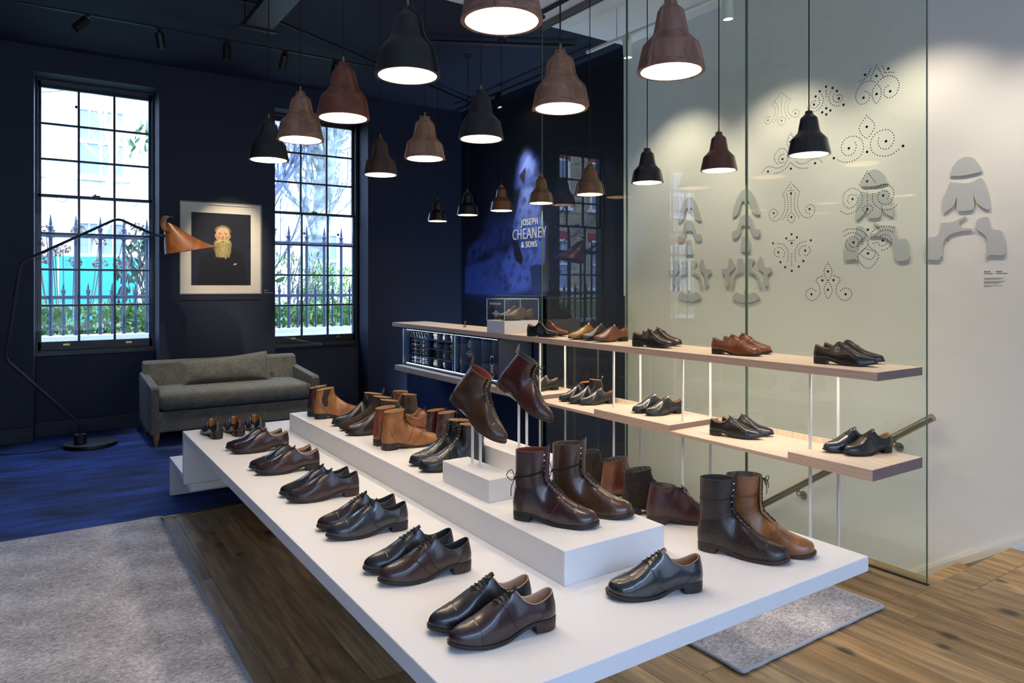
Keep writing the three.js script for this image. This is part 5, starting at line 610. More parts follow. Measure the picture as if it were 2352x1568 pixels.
{ // glass case
  const X0 = 3.295, X1 = 3.650, Z0 = -5.30, Z1 = -5.02, y = SH.top, t = thing('display_case', 'glass display case on a white base lettered refurbishment', 'display case');
  part('base', rbox(X0, X1, y, y + 0.106, Z0, Z1, 0.002), M.display, t); const yb = y + 0.1065, yt = y + 0.292;
  for (const [w, r, px, pz] of [[X1 - X0, 0, (X0 + X1) / 2, Z1], [X1 - X0, 0, (X0 + X1) / 2, Z0], [Z1 - Z0, Math.PI / 2, X0, (Z0 + Z1) / 2], [Z1 - Z0, Math.PI / 2, X1, (Z0 + Z1) / 2]]) part('pane', new THREE.PlaneGeometry(w, yt - yb).rotateY(r).translate(px, (yb + yt) / 2, pz), M.pane, t); part('pane', new THREE.PlaneGeometry(X1 - X0, Z1 - Z0).rotateX(Math.PI / 2).translate((X0 + X1) / 2, yt, (Z0 + Z1) / 2), M.pane, t);
  const e = 0.0022, E = []; for (const x of [X0, X1]) for (const z of [Z0, Z1]) E.push(box(x - e, x + e, yb, yt, z - e, z + e)); for (const x of [X0, X1]) E.push(box(x - e, x + e, yt - e, yt + e, Z0, Z1)); for (const z of [Z0, Z1]) E.push(box(X0, X1, yt - e, yt + e, z - e, z + e)); part('polished_edge', E, M.iceEdge, t);
  const l = part('lettering', [letters('REFURBISHMENT', 0.0165, 0.0006, TEXTR).translate(0, 0.137, 0), letters('JOSEPH', 0.009, 0.0006).translate(0.01, 0.075, 0), letters('CHEANEY', 0.019, 0.0006).translate(0.01, 0.052, 0), letters('& SONS', 0.008, 0.0006).translate(0.01, 0.038, 0)], std({ color: 0xe8ecf0, roughness: 0.6, side: 2 }), t); l.rotation.y = -Math.PI / 2; l.scale.set(1, 1, 1); l.position.set(X0 - 0.001, yb, (Z0 + Z1) / 2);
}
// ---------- sitting corner ----------
{
  const t = thing('sofa', 'two seat grey felt sofa with tapered wooden legs below the portrait', 'sofa', [0.875, 0, -8.08]), W = 1.575, F = M.felt;
  const soft = (x0, x1, y0, y1, z0, z1, r, crown = 0, wave = 0) => { const g = new RoundedBoxGeometry(x1 - x0, y1 - y0, z1 - z0, 5, r).toNonIndexed(); g.translate((x0 + x1) / 2, (y0 + y1) / 2, (z0 + z1) / 2); return boxUV(g); };
  const bulged = (w, h, d, r, c, seed) => { const nx = 26, rows = []; const g = new THREE.BoxGeometry(w, h, d, 28, 6, 14), p = g.attributes.position; for (let i = 0; i < p.count; i++) { let x = p.getX(i), y = p.getY(i), z = p.getZ(i); const u = x / w * 2, v = z / d * 2, q = y / h * 2, inx = clamp(Math.abs(x), 0, w / 2 - r) * Math.sign(x), iny = clamp(Math.abs(y), 0, h / 2 - r) * Math.sign(y), inz = clamp(Math.abs(z), 0, d / 2 - r) * Math.sign(z); const dd = V(x - inx, y - iny, z - inz); if (dd.length() > r) dd.setLength(r); x = inx + dd.x; y = iny + dd.y; z = inz + dd.z; y += q * c * (1 - u * u * u * u) * (1 - v * v * 0.7) + 0.004 * Math.sin(u * 9 + seed) * (1 - Math.abs(q)); z += Math.sign(v) * (Math.abs(v) > 0.9 ? 0.012 * (1 - q * q) : 0); p.setXYZ(i, x, y, z); } g.computeVertexNormals(); return boxUV(welded2(g)); };
  part('base', rbox(0.02, W - 0.02, 0.136, 0.325, 0.03, 0.835, 0.016, 3), F, t);
  part('seat_cushion', bulged(W - 0.150, 0.165, 0.66, 0.045, 0.014, 1).translate(W / 2, 0.412, 0.515), F, t);
  { const rows = [], N = 10; const s = new THREE.Shape([[0, 0.30], [0.0, 0.71], [0.02, 0.722], [0.085, 0.715], [0.11, 0.70], [0.20, 0.44], [0.20, 0.30]].map(([z, y]) => new THREE.Vector2(z, y))); const g = new THREE.ExtrudeGeometry(s, { depth: W - 0.076, bevelEnabled: true, bevelSize: 0.012, bevelThickness: 0.014, bevelSegments: 3 }); g.rotateY(-Math.PI / 2).translate(W - 0.038, 0, 0.0); part('backrest', boxUV(g), F, t); }
  for (const s of [0, 1]) { const sh = new THREE.Shape([[0.0, 0.14], [0.835, 0.132], [0.835, 0.535], [0.815, 0.552], [0.03, 0.610], [0.0, 0.60]].map(([z, y]) => new THREE.Vector2(z, y))); const g = new THREE.ExtrudeGeometry(sh, { depth: 0.052, bevelEnabled: true, bevelSize: 0.010, bevelThickness: 0.011, bevelSegments: 3 }); g.rotateY(-Math.PI / 2).translate(s ? W - 0.011 : 0.063, 0, 0); const a = part('armrest', boxUV(g), F, t); const e = s ? W : 0; stuff(part('piping', tube([[e + (s ? -0.004 : 0.004), 0.612, 0.03], [e + (s ? -0.004 : 0.004), 0.590, 0.35], [e + (s ? -0.004 : 0.004), 0.566, 0.70], [e + (s ? -0.004 : 0.004), 0.554, 0.825], [e + (s ? -0.004 : 0.004), 0.53, 0.843], [e + (s ? -0.004 : 0.004), 0.40, 0.845], [e + (s ? -0.004 : 0.004), 0.14, 0.845]], 0.0035, 60, 6), F, a)); }
  for (const x of [0.05, W - 0.05]) for (const z of [0.07, 0.805]) part('leg', lathe([[0, 0], [0.012, 0], [0.014, 0.025], [0.019, 0.028], [0.021, 0.065], [0.027, 0.068], [0.029, 0.105], [0.033, 0.108], [0.034, 0.140], [0, 0.140]], 20).translate(x, 0.0, z), M.legWood, t);
  const cu = thing('cushion', 'long grey felt bolster cushion leaning on the sofa back', 'cushion', [1.645, 0.628, -7.735]); const w = 0.86, h = 0.29, n = 28, q = 14, top = [], bot = []; for (let j = 0; j <= q; j++) { const a = [], b = []; for (let i = 0; i <= n; i++) { const u = i / n * 2 - 1, v = j / q * 2 - 1, pin = 1 - 0.07 * (1 - u * u) * Math.abs(v) - 0.0, f = Math.pow(Math.max(0, 1 - u * u * u * u), 0.55) * Math.pow(Math.max(0, 1 - v * v), 0.55), x = u * w / 2 * (1 - 0.03 * (1 - v * v)), y = v * h / 2 * pin * (1 + 0.16 * u), k = 0.075 * f * (1 + 0.06 * Math.sin(u * 7 + v * 3)) + 0.003; a.push(V(x, y, k)); b.push(V(x, y, -k * 0.8)); } top.push(a); bot.push(b.reverse()); } const g = mergeGeometries([gridGeo(top), gridGeo(bot)]); const c = part('cover', boxUV(welded(g)), F, cu); c.rotation.x = -0.42; c.rotation.z = 0.035;
  stuff(part('piping', tube([...Array(9)].map((_, i) => [lerp(-w / 2, w / 2, i / 8), (h / 2) * (1 - 0.07 * (1 - Math.pow(i / 4 - 1, 2))) * (1 + 0.16 * (i / 4 - 1)), 0]), 0.004, 60, 6), F, c));
}
function welded2(g) { const p = new THREE.BufferGeometry(); p.setAttribute('position', g.attributes.position.clone()); p.setIndex(g.index.clone()); const w = mergeVertices(p, 1e-4); w.computeVertexNormals(); return w; }
{ // arched reading lamp with a rolled leather shade
  const t = thing('floor_lamp', 'black jointed floor lamp with rolled brown leather shade', 'lamp', [0.346, 0, -7.70]), P = (x, y, z = 0) => V(x - 0.346, y, z);
  part('base', cyl(0.222, 0.218, 0.026, 56).translate(0.085, 0.024, 0), M.blackMetal, t); part('collar', cyl(0.052, 0.050, 0.085, 32).translate(0, 0.077, 0), M.blackMetal, t);
  const path = new THREE.CurvePath(), pts = [P(0.346, 0.11), P(0.346, 0.21), P(-0.222, 0.847), P(-0.110, 1.705), P(0.652, 2.138), P(0.980, 1.985), P(1.07, 1.985)], rr = 0.055; let prev = pts[0];
  for (let i = 1; i < pts.length - 1; i++) { const a = pts[i].clone().add(pts[i - 1].clone().sub(pts[i]).setLength(Math.min(rr, pts[i - 1].distanceTo(pts[i]) * 0.45))), b = pts[i].clone().add(pts[i + 1].clone().sub(pts[i]).setLength(Math.min(rr, pts[i + 1].distanceTo(pts[i]) * 0.45))); path.add(new THREE.LineCurve3(prev, a)); path.add(new THREE.QuadraticBezierCurve3(a, pts[i], b)); prev = b; } path.add(new THREE.LineCurve3(prev, pts[pts.length - 1]));
  part('arm', new THREE.TubeGeometry(path, 260, 0.0125, 12), M.blackMetal, t);
  const lm = phys({ color: new THREE.Color().setRGB(0.24, 0.088, 0.026), map: patina, roughness: 0.36, clearcoat: 0.45, clearcoatRoughness: 0.28, bumpMap: leatherBump, bumpScale: 0.0002, side: 2 }), inner = std({ color: new THREE.Color().setRGB(0.34, 0.15, 0.065), roughness: 0.75, side: 2 });
  // cone: from a small tilted ring to a wide, nearly level rim
  const ring = (cx, cy, rx, rz, tilt, k, n = 48) => Array.from({ length: n }, (_, i) => { const a = i / n * 6.2832; return P(cx + rx * Math.cos(a) * Math.cos(tilt), cy + rx * Math.cos(a) * Math.sin(tilt), rz * Math.sin(a)); });
  const rows = [], inn = []; for (let j = 0; j <= 14; j++) { const f = j / 14, cx = lerp(1.108, 1.300, f), cy = lerp(2.105, 1.850, f), rx = lerp(0.060, 0.246, f), rz = lerp(0.050, 0.170, Math.pow(f, 0.9)), ti = lerp(-0.35, 0.18, f); rows.push(ring(cx, cy, rx, rz, ti)); inn.push(ring(cx, cy, rx - 0.004, rz - 0.004, ti)); }
  const sh = part('shade', gridGeo(rows, true), lm, t); part('shade_lining', gridGeo(inn, true), inner, sh); part('rim', gridGeo([rows[14], inn[14]], true), inner, sh);
  const flap = [], fo = []; for (let j = 0; j <= 18; j++) { const a = lerp(-0.5, 3.9, j / 18), r = []; for (const f of [0, 1]) r.push(P(1.085 - 0.062 * Math.sin(a) * 0.9 - 0.014 + f * 0.045, 2.105 + 0.085 * Math.cos(a) - f * 0.012, -0.03 + 0.075 * Math.sin(a * 0.5) + f * 0.035)); flap.push(r); } part('rolled_loop', gridGeo(flap), inner, sh);
  part('socket', rod(P(1.05, 1.985), P(1.17, 1.985), 0.020), M.blackMetal, t);
  part('flex', tube([P(0.21, 0.012), P(0.05, 0.008, 0.06), P(-0.25, 0.008, 0.0), P(-0.55, 0.06, -0.12), P(-0.75, 0.2, -0.25), P(-0.9, 0.25, -0.4)], 0.004, 60, 6), M.cord, t); part('flex', tube([P(0.20, 0.012, -0.03), P(0.17, 0.02, -0.12), P(0.23, 0.1, -0.25), P(0.27, 0.18, -0.36)], 0.0035, 30, 6), M.cord, t);
}
// ---------- pictures and wall print ----------
{
  const art = painted(620, 780, (c, w, h) => {
    const g = (x0, y0, x1, y1, s) => { const k = c.createLinearGradient(x0, y0, x1, y1); s.forEach(([a, b]) => k.addColorStop(a, b)); return k; };
    c.fillStyle = '#131722'; c.fillRect(0, 0, w, h); c.fillStyle = '#181d2c'; c.fillRect(0, 250, w, h);
    const dot = (x, y, rx, ry, f) => { c.fillStyle = f; c.beginPath(); c.ellipse(x, y, rx, ry, 0, 0, 7); c.fill(); };
    c.fillStyle = '#0b0c12'; c.beginPath(); c.moveTo(60, 780); c.lineTo(95, 480); c.quadraticCurveTo(130, 410, 250, 390); c.lineTo(400, 385); c.quadraticCurveTo(520, 400, 545, 470); c.lineTo(590, 780); c.fill();
    c.fillStyle = '#07080c'; c.beginPath(); c.moveTo(310, 780); c.lineTo(312, 430); c.lineTo(355, 500); c.lineTo(398, 420); c.lineTo(402, 780); c.fill();
    c.fillStyle = '#d9cd8e'; c.beginPath(); c.moveTo(322, 430); c.lineTo(352, 502); c.lineTo(376, 425); c.fill(); c.fillStyle = '#e6e0c4'; c.beginPath(); c.moveTo(432, 560); c.lineTo(446, 540); c.lineTo(478, 545); c.lineTo(450, 558); c.fill();
    dot(322, 236, 74, 98, '#dcb284'); dot(247, 245, 10, 22, '#c48a62'); dot(397, 246, 10, 22, '#c48a62'); c.fillStyle = '#e7c596'; c.fillRect(262, 160, 122, 52); dot(322, 214, 62, 60, '#e3bd8c'); dot(278, 262, 20, 20, '#d29468'); dot(366, 262, 18, 20, '#cf9066');
    for (const x of [290, 354]) { dot(x, 228, 17, 7, '#8c6242'); dot(x, 230, 12, 6, '#e9dfcb'); dot(x, 230, 5, 5.5, '#35506a'); c.fillStyle = '#7b5c38'; c.fillRect(x - 20, 213, 40, 6); } c.fillStyle = '#c78f62'; c.beginPath(); c.moveTo(318, 225); c.lineTo(304, 278); c.lineTo(340, 278); c.fill(); dot(322, 276, 18, 7, '#b9784f');
    const R = rng(77); for (let i = 0; i < 2600; i++) { const u = R() * 2 - 1, v = Math.pow(R(), 0.8), x = 322 + u * (80 - 24 * v * v) + 8 * Math.sin(v * 9 + i), y = 282 + v * 165; const k = 150 + 80 * R() - 35 * Math.abs(u); c.strokeStyle = `rgb(${k | 0},${k * 0.90 | 0},${k * 0.56 | 0})`; c.lineWidth = 1 + R() * 1.6; c.beginPath(); c.moveTo(x, y); c.quadraticCurveTo(x + u * 6, y + 14, x + u * 10 + (R() - 0.5) * 12, y + 26 + R() * 14); c.stroke(); }
    for (let i = 0; i < 500; i++) { const s = i % 2 ? 1 : -1, v = R(), x = 322 + s * v * 62, y = 284 + v * v * 16 + R() * 10, k = 190 + 50 * R(); c.strokeStyle = `rgb(${k | 0},${k * 0.93 | 0},${k * 0.64 | 0})`; c.lineWidth = 1.4; c.beginPath(); c.moveTo(x, y); c.quadraticCurveTo(x + s * 8, y + 6, x + s * 14, y + 16); c.stroke(); } dot(322, 306, 17, 5, '#8a4a38');
    for (let i = 0; i < 420; i++) { const a = Math.PI + R() * Math.PI, rr = 62 + R() * 22, k = 110 + R() * 80; c.strokeStyle = `rgb(${k | 0},${k * 0.86 | 0},${k * 0.62 | 0})`; c.lineWidth = 1.5; const x = 322 + rr * 0.98 * Math.cos(a), y = 206 + rr * 0.82 * Math.sin(a); c.beginPath(); c.moveTo(x, y); c.lineTo(x + 12 * Math.cos(a + 0.9), y + 10 * Math.sin(a + 0.9) - 6); c.stroke(); }
  });
  const t = thing('framed_portrait', 'portrait of a bearded man in a clear box frame with cream mount', 'picture', [1.687, 1.90, WZ]); const pl = (w, h, z, m, n, y = 0) => part(n, box(-w / 2, w / 2, y - h / 2, y + h / 2, z - 0.002, z + 0.002), m, t);
  pl(0.826, 0.978, 0.008, std({ color: 0xeee6d2, roughness: 0.9 }), 'mount'); part('print', new THREE.PlaneGeometry(0.612, 0.782).translate(0, -0.008, 0.0115), std({ map: art, roughness: 0.8 }), t);
  const w2 = 0.418, h2 = 0.495; part('acrylic_box', [new THREE.PlaneGeometry(w2 * 2, h2 * 2).translate(0, 0, 0.045)], M.pane, t); const e = 0.0022, E = []; for (const s of [-1, 1]) { E.push(box(s * w2 - e, s * w2 + e, -h2, h2, 0.041, 0.046)); E.push(box(-w2, w2, s * h2 - e, s * h2 + e, 0.041, 0.046)); E.push(box(s * w2 - e, s * w2 + e, -h2, h2, 0.002, 0.006)); E.push(box(-w2, w2, s * h2 - e, s * h2 + e, 0.002, 0.006)); } part('box_edge', E, phys({ color: 0x9a9690, roughness: 0.2 }), t);
  const cap = mesh('picture_caption', [box(0, 0.05, 0.030, 0.0345, 0, 0.0008), box(0, 0.012, 0.019, 0.022, 0, 0.0008), box(0.02, 0.03, 0.019, 0.022, 0, 0.0008), box(0, 0.10, 0.0, 0.0055, 0, 0.0008)], std({ color: 0xb8bcc6, roughness: 0.8 }), scene); cap.position.set(2.140, 1.413, WZ + 0.0005); cap.userData = { label: 'tiny pale caption lines on the wall beside the portrait', category: 'caption' };
}
{ // printed panel: workshop photograph in blue halftone
  const Z0 = -8.19, Z1 = -5.075, Y0 = 0.0, Y1 = 3.70, pw = 1000, ph = 1190, X = (z) => (z - Z0) / (Z1 - Z0) * pw, Yp = (y) => (Y1 - y) / (Y1 - Y0) * ph;
  const map = painted(pw, ph, (c, w, h) => {
    c.fillStyle = '#0c0e1a'; c.fillRect(0, 0, w, h); const poly = (f, p, b = 0) => { c.save(); c.filter = b ? `blur(${b}px)` : 'none'; c.fillStyle = f; c.beginPath(); p.forEach(([z, y], i) => c[i ? 'lineTo' : 'moveTo'](X(z), Yp(y))); c.closePath(); c.fill(); c.restore(); };
    const R = rng(91); const soft = (f, p, b, al = 1) => { c.globalAlpha = al; poly(f, p, b); c.globalAlpha = 1; };
    soft('#1c2852', [[-8.1, 1.60], [-7.5, 2.45], [-6.9, 2.55], [-6.4, 1.9], [-6.4, 1.3], [-8.1, 1.3]], 26);
    soft('#2c3c78', [[-8.05, 1.98], [-7.6, 2.14], [-7.05, 2.34], [-6.80, 2.20], [-7.2, 2.02], [-8.05, 1.74]], 9); soft('#33468e', [[-8.1, 1.74], [-7.35, 1.85], [-6.95, 2.0], [-6.72, 2.05], [-6.55, 1.45], [-7.2, 1.36], [-8.1, 1.40]], 6); soft('#4d65be', [[-7.25, 1.80], [-6.95, 1.93], [-6.70, 2.0], [-6.55, 1.48], [-7.0, 1.42]], 10);
    soft('#5a74cc', [[-6.80, 2.64], [-6.52, 2.64], [-6.30, 2.12], [-6.34, 1.74], [-6.62, 1.70], [-6.70, 1.98], [-6.92, 2.06], [-6.98, 2.18]], 4); soft('#7490e6', [[-6.72, 2.66], [-6.55, 2.66], [-6.36, 2.16], [-6.44, 1.95], [-6.66, 2.08], [-6.90, 2.16]], 6);
    soft('#0c0f1e', [[-6.98, 2.02], [-6.86, 2.0], [-6.76, 1.80], [-6.80, 1.74], [-6.93, 1.80]], 2); soft('#101428', [[-6.52, 2.66], [-6.44, 2.66], [-6.12, 2.06], [-6.16, 2.0], [-6.32, 2.14]], 2); soft('#26345f', [[-6.62, 1.72], [-6.46, 1.74], [-6.30, 1.50], [-6.30, 1.35], [-6.55, 1.38]], 3);
    soft('#3c52a0', [[-6.98, 2.62], [-6.90, 2.98], [-6.62, 3.08], [-6.38, 2.9], [-6.46, 2.62]], 8); soft('#5c76cc', [[-6.86, 2.80], [-6.66, 3.00], [-6.48, 2.92], [-6.60, 2.72]], 5); soft('#0e1228', [[-6.84, 2.78], [-6.70, 2.86], [-6.74, 2.66]], 3); soft('#182040', [[-6.3, 2.5], [-5.6, 2.6], [-5.5, 1.6], [-6.2, 1.5]], 20);
    for (let i = 0; i < 420; i++) { const z = -8.0 + R() * 2.0, y = 1.45 + R() * 1.65, s = 0.015 + R() * 0.07, t = R(); soft(t < 0.55 ? '#0a0d1a' : '#5a72c4', [[z, y], [z + s, y + s * 0.7], [z + s * 1.5, y - s * 0.2], [z + s * 0.4, y - s * 0.8]], 3, t < 0.55 ? 0.28 : 0.16); }
    c.globalAlpha = 0.30; c.fillStyle = '#05060c'; for (let j = 0; j < h / 5; j++) for (let i = 0; i < w / 5; i++) { c.beginPath(); c.arc(i * 5 + (j % 2) * 2.5, j * 5, 1.5, 0, 6.3); c.fill(); } c.globalAlpha = 1;
  });
  const g = new THREE.PlaneGeometry(Z1 - Z0, Y1 - Y0); g.rotateY(-Math.PI / 2); const t = thing('wall_mural', 'blue halftone photograph printed over the dark wall beside the stairs', 'mural', [WX, 0, 0]); const uv = g.attributes.uv; const o = part('print', g, std({ map, roughness: 0.55 }), t); o.position.set(-0.004, (Y0 + Y1) / 2, (Z0 + Z1) / 2);
  part('panel_edge', [box(-0.004, 0, Y0, Y1, Z1, Z1 + 0.002), box(-0.005, -0.001, 0, CEIL, Z0 - 0.004, Z0)], M.navyTrim, t);
  const l = mesh('wall_logo', [letters('JOSEPH', 0.072, 0.004).translate(0, 0.155, 0), letters('CHEANEY', 0.118, 0.004, TEXTR).translate(0, 0.0, 0), letters('& SONS', 0.066, 0.004).translate(0, -0.100, 0)].map((q) => q), std({ color: 0xf4efe2, roughness: 0.5 }), scene); l.rotation.y = -Math.PI / 2; l.scale.set(0.98, 1, 1); l.position.set(WX - 0.006, 2.037, -6.635); l.userData = { label: 'cream shop name in capitals on the blue mural wall', category: 'sign' };
}
{ // leather pattern pieces pinned off the white wall
  const bodyM = std({ color: new THREE.Color().setRGB(0.50, 0.525, 0.545), roughness: 0.8 }), edgeM = std({ color: new THREE.Color().setRGB(0.72, 0.60, 0.36), roughness: 0.7 });
  const piece = (k, f, label) => {
    const p = PATTERN[k].map(f), c = p.reduce((a, q) => [a[0] + q[0] / p.length, a[1] + q[1] / p.length], [0, 0]); const cur = new THREE.SplineCurve([...p, p[0]].map(([u, y]) => new THREE.Vector2(u - c[0], y - c[1]))); let pts = cur.getPoints(p.length * 3); pts.pop(); if (THREE.ShapeUtils.area(pts) < 0) pts = pts.reverse();
    const t = thing('pattern_piece', label, 'pattern piece', [WX - 0.006, c[1], -c[0]]); const s = new THREE.Shape(pts), g = (d) => new THREE.ExtrudeGeometry(s, { depth: d, bevelEnabled: false }).rotateY(-Math.PI / 2);
    // shape's x runs along -z of the room, so it is turned to face the shop
    const a = part('core', g(0.006), edgeM, t); a.scale.z = -1; a.position.x = 0.0; const b = part('face', new THREE.ShapeGeometry(s).rotateY(-Math.PI / 2), bodyM, t); b.scale.z = -1; b.position.x = -0.0068; b.material.side = 2; edgeM.side = 2; for (const q of [0.3, -0.3]) part('pin', rod(V(0, q * 0.06, 0), V(0.006, q * 0.06, 0), 0.003, 6), M.steel, t); return t;
  };
  const names8 = { toe_cap: 'toe wing', vamp: 'vamp', tongue: 'tongue', left_quarter: 'curled left quarter', left_facing: 'slim left facing', right_facing: 'slim right facing', right_quarter: 'curled right quarter', heel_piece: 'winged heel piece' };
  for (const k of Object.keys(names8)) { piece(k, (q) => q, `grey brogue ${names8[k]} of the set nearest the dark wall`); piece(k, ([u, y]) => [u - 0.585, y + 0.003], `grey brogue ${names8[k]} of the set behind the middle glass joint`); }
  const names4 = { monk_toe_cap: 'domed toe cap', monk_vamp: 'slit vamp', monk_strap_quarter: 'strapped quarter', monk_side_quarter: 'plain side quarter' };
  for (const k of Object.keys(names4)) { piece(k, (q) => q, `grey monk ${names4[k]} on the open wall right of the glass`); piece(k, ([u, y]) => [2.613 - (u - 2.037), y], `grey monk ${names4[k]} seen through the glass behind dots`); }
}
{ // dotted brogue motifs stuck to the glass
  const ink = std({ color: 0x0a0d18, roughness: 0.7, side: 2 }), D = (u, y, r) => new THREE.CircleGeometry(r, 14).rotateY(-Math.PI / 2).translate(GX - 0.0012, y, -u);
  const L = { small_arrow: 'small dotted arrow motif on the glass, left of the black pendant', fan: 'dotted fan motif with large outer dots near the glass top', crown: 'dotted crown motif with two loops at the top of the glass', diamond_spiral: 'dotted diamond over two spirals, right of the black pendant', curl: 'dotted scroll motif partly behind the black pendant lamp', tall_arrow: 'tall dotted arrow motif on the glass below the black pendant', hanging_fan: 'dotted hanging fan motif with twelve large dots', lyre: 'dotted lyre motif lowest on the glass', scroll: 'dotted scroll motif over the grey toe cap and vamp', moth: 'dotted moth motif over the lower grey quarters' };
  for (const k of Object.keys(MOTIFS)) {
    const small = /small_arrow/.test(k), m = MOTIFS[k], t = thing('glass_motif', L[k], 'sticker'), dots = [];
    for (const c of m.dots) { const cur = new THREE.CatmullRomCurve3(c.map(([u, y]) => V(u, y, 0))), n = Math.max(1, Math.round(cur.getLength() / (small ? 0.0105 : k === 'diamond_spiral' ? 0.0150 : 0.0135))); const closed = c.length > 2 && c[0][0] === c[c.length - 1][0] && c[0][1] === c[c.length - 1][1]; for (let i = 0; i < n + (closed ? 0 : 1); i++) { const p = cur.getPointAt(i / n); dots.push(D(p.x, p.y, small ? 0.0024 : 0.0032)); } }
    stuff(part('small_dots', dots, ink, t)); for (const [u, y] of m.big) part('large_dot', D(u, y, small ? 0.0050 : 0.0072), ink, t);
  }
}
{ // wall text
  const ink = std({ color: 0x2c2a30, roughness: 0.8 }), g = [], W = (s, x, y, z, f = TEXTR) => g.push(letters(s, z, 0.0006, f, false).translate(x, y, 0)); W('Arthur III', 0, 0.190, 0.0125, TEXT); W('Oxford Brogue', 0, 0.168, 0.0115); W('Edmund', 0.148, 0.190, 0.0125, TEXT); W('Double Buckle Monk', 0.148, 0.168, 0.0105); g.push(box(0.122, 0.1228, 0.164, 0.206, 0, 0.0006));
  ['Each shoe is cut by hand from an individually crafted design', 'brown pattern, using the finest European calf leather.', '', 'The pattern is then stamped, shaved, skived, thin, then is finished', 'by the Closer. This is the first of up to 160 hand-skilled', 'operations in the making of a Cheaney shoe.', '', 'It takes 8 weeks and 160 skilled craftsmen and women to', 'complete the process.'].forEach((s, i) => s && W(s, 0, 0.116 - i * 0.0125, 0.0062));
  const o = mesh('wall_text', g, ink, scene); o.rotation.y = -Math.PI / 2; o.scale.set(0.44, 0.50, 1); o.position.set(WX - 0.0008, 1.484, -1.945); o.userData = { label: 'small block of dark wall text right of the grey pattern pieces', category: 'wall text' };
}
{ // handrail of the stairs
  const a = V(4.62, 0.682, -2.197), b = V(4.62, -0.105 - 1.0, -3.329 - 1.44), d = b.clone().sub(a).normalize(), t = thing('handrail', 'round steel handrail on the white wall of the stairs', 'handrail');
  part('rail', rod(a, b, 0.024, 28), M.steel, t); part('end_cap', rod(a.clone().addScaledVector(d, -0.002), a.clone().addScaledVector(d, 0.001), 0.0245, 28), M.steel, t);
  for (const s of [0.30, 1.15, 2.0]) { const p = a.clone().addScaledVector(d, s); part('bracket', [tube([p.clone().add(V(0, -0.024, 0)), p.clone().add(V(0.0, -0.05, 0)), p.clone().add(V(0.03, -0.07, 0)), p.clone().add(V(0.078, -0.07, 0))], 0.0065, 20, 8), rbox(p.x - 0.012, p.x + 0.012, p.y - 0.030, p.y - 0.022, p.z - 0.03, p.z + 0.03, 0.002), cyl(0.03, 0.03, 0.006, 20).rotateZ(Math.PI / 2).translate(WX - 0.004, p.y - 0.07, p.z)], M.steel, t); }
}
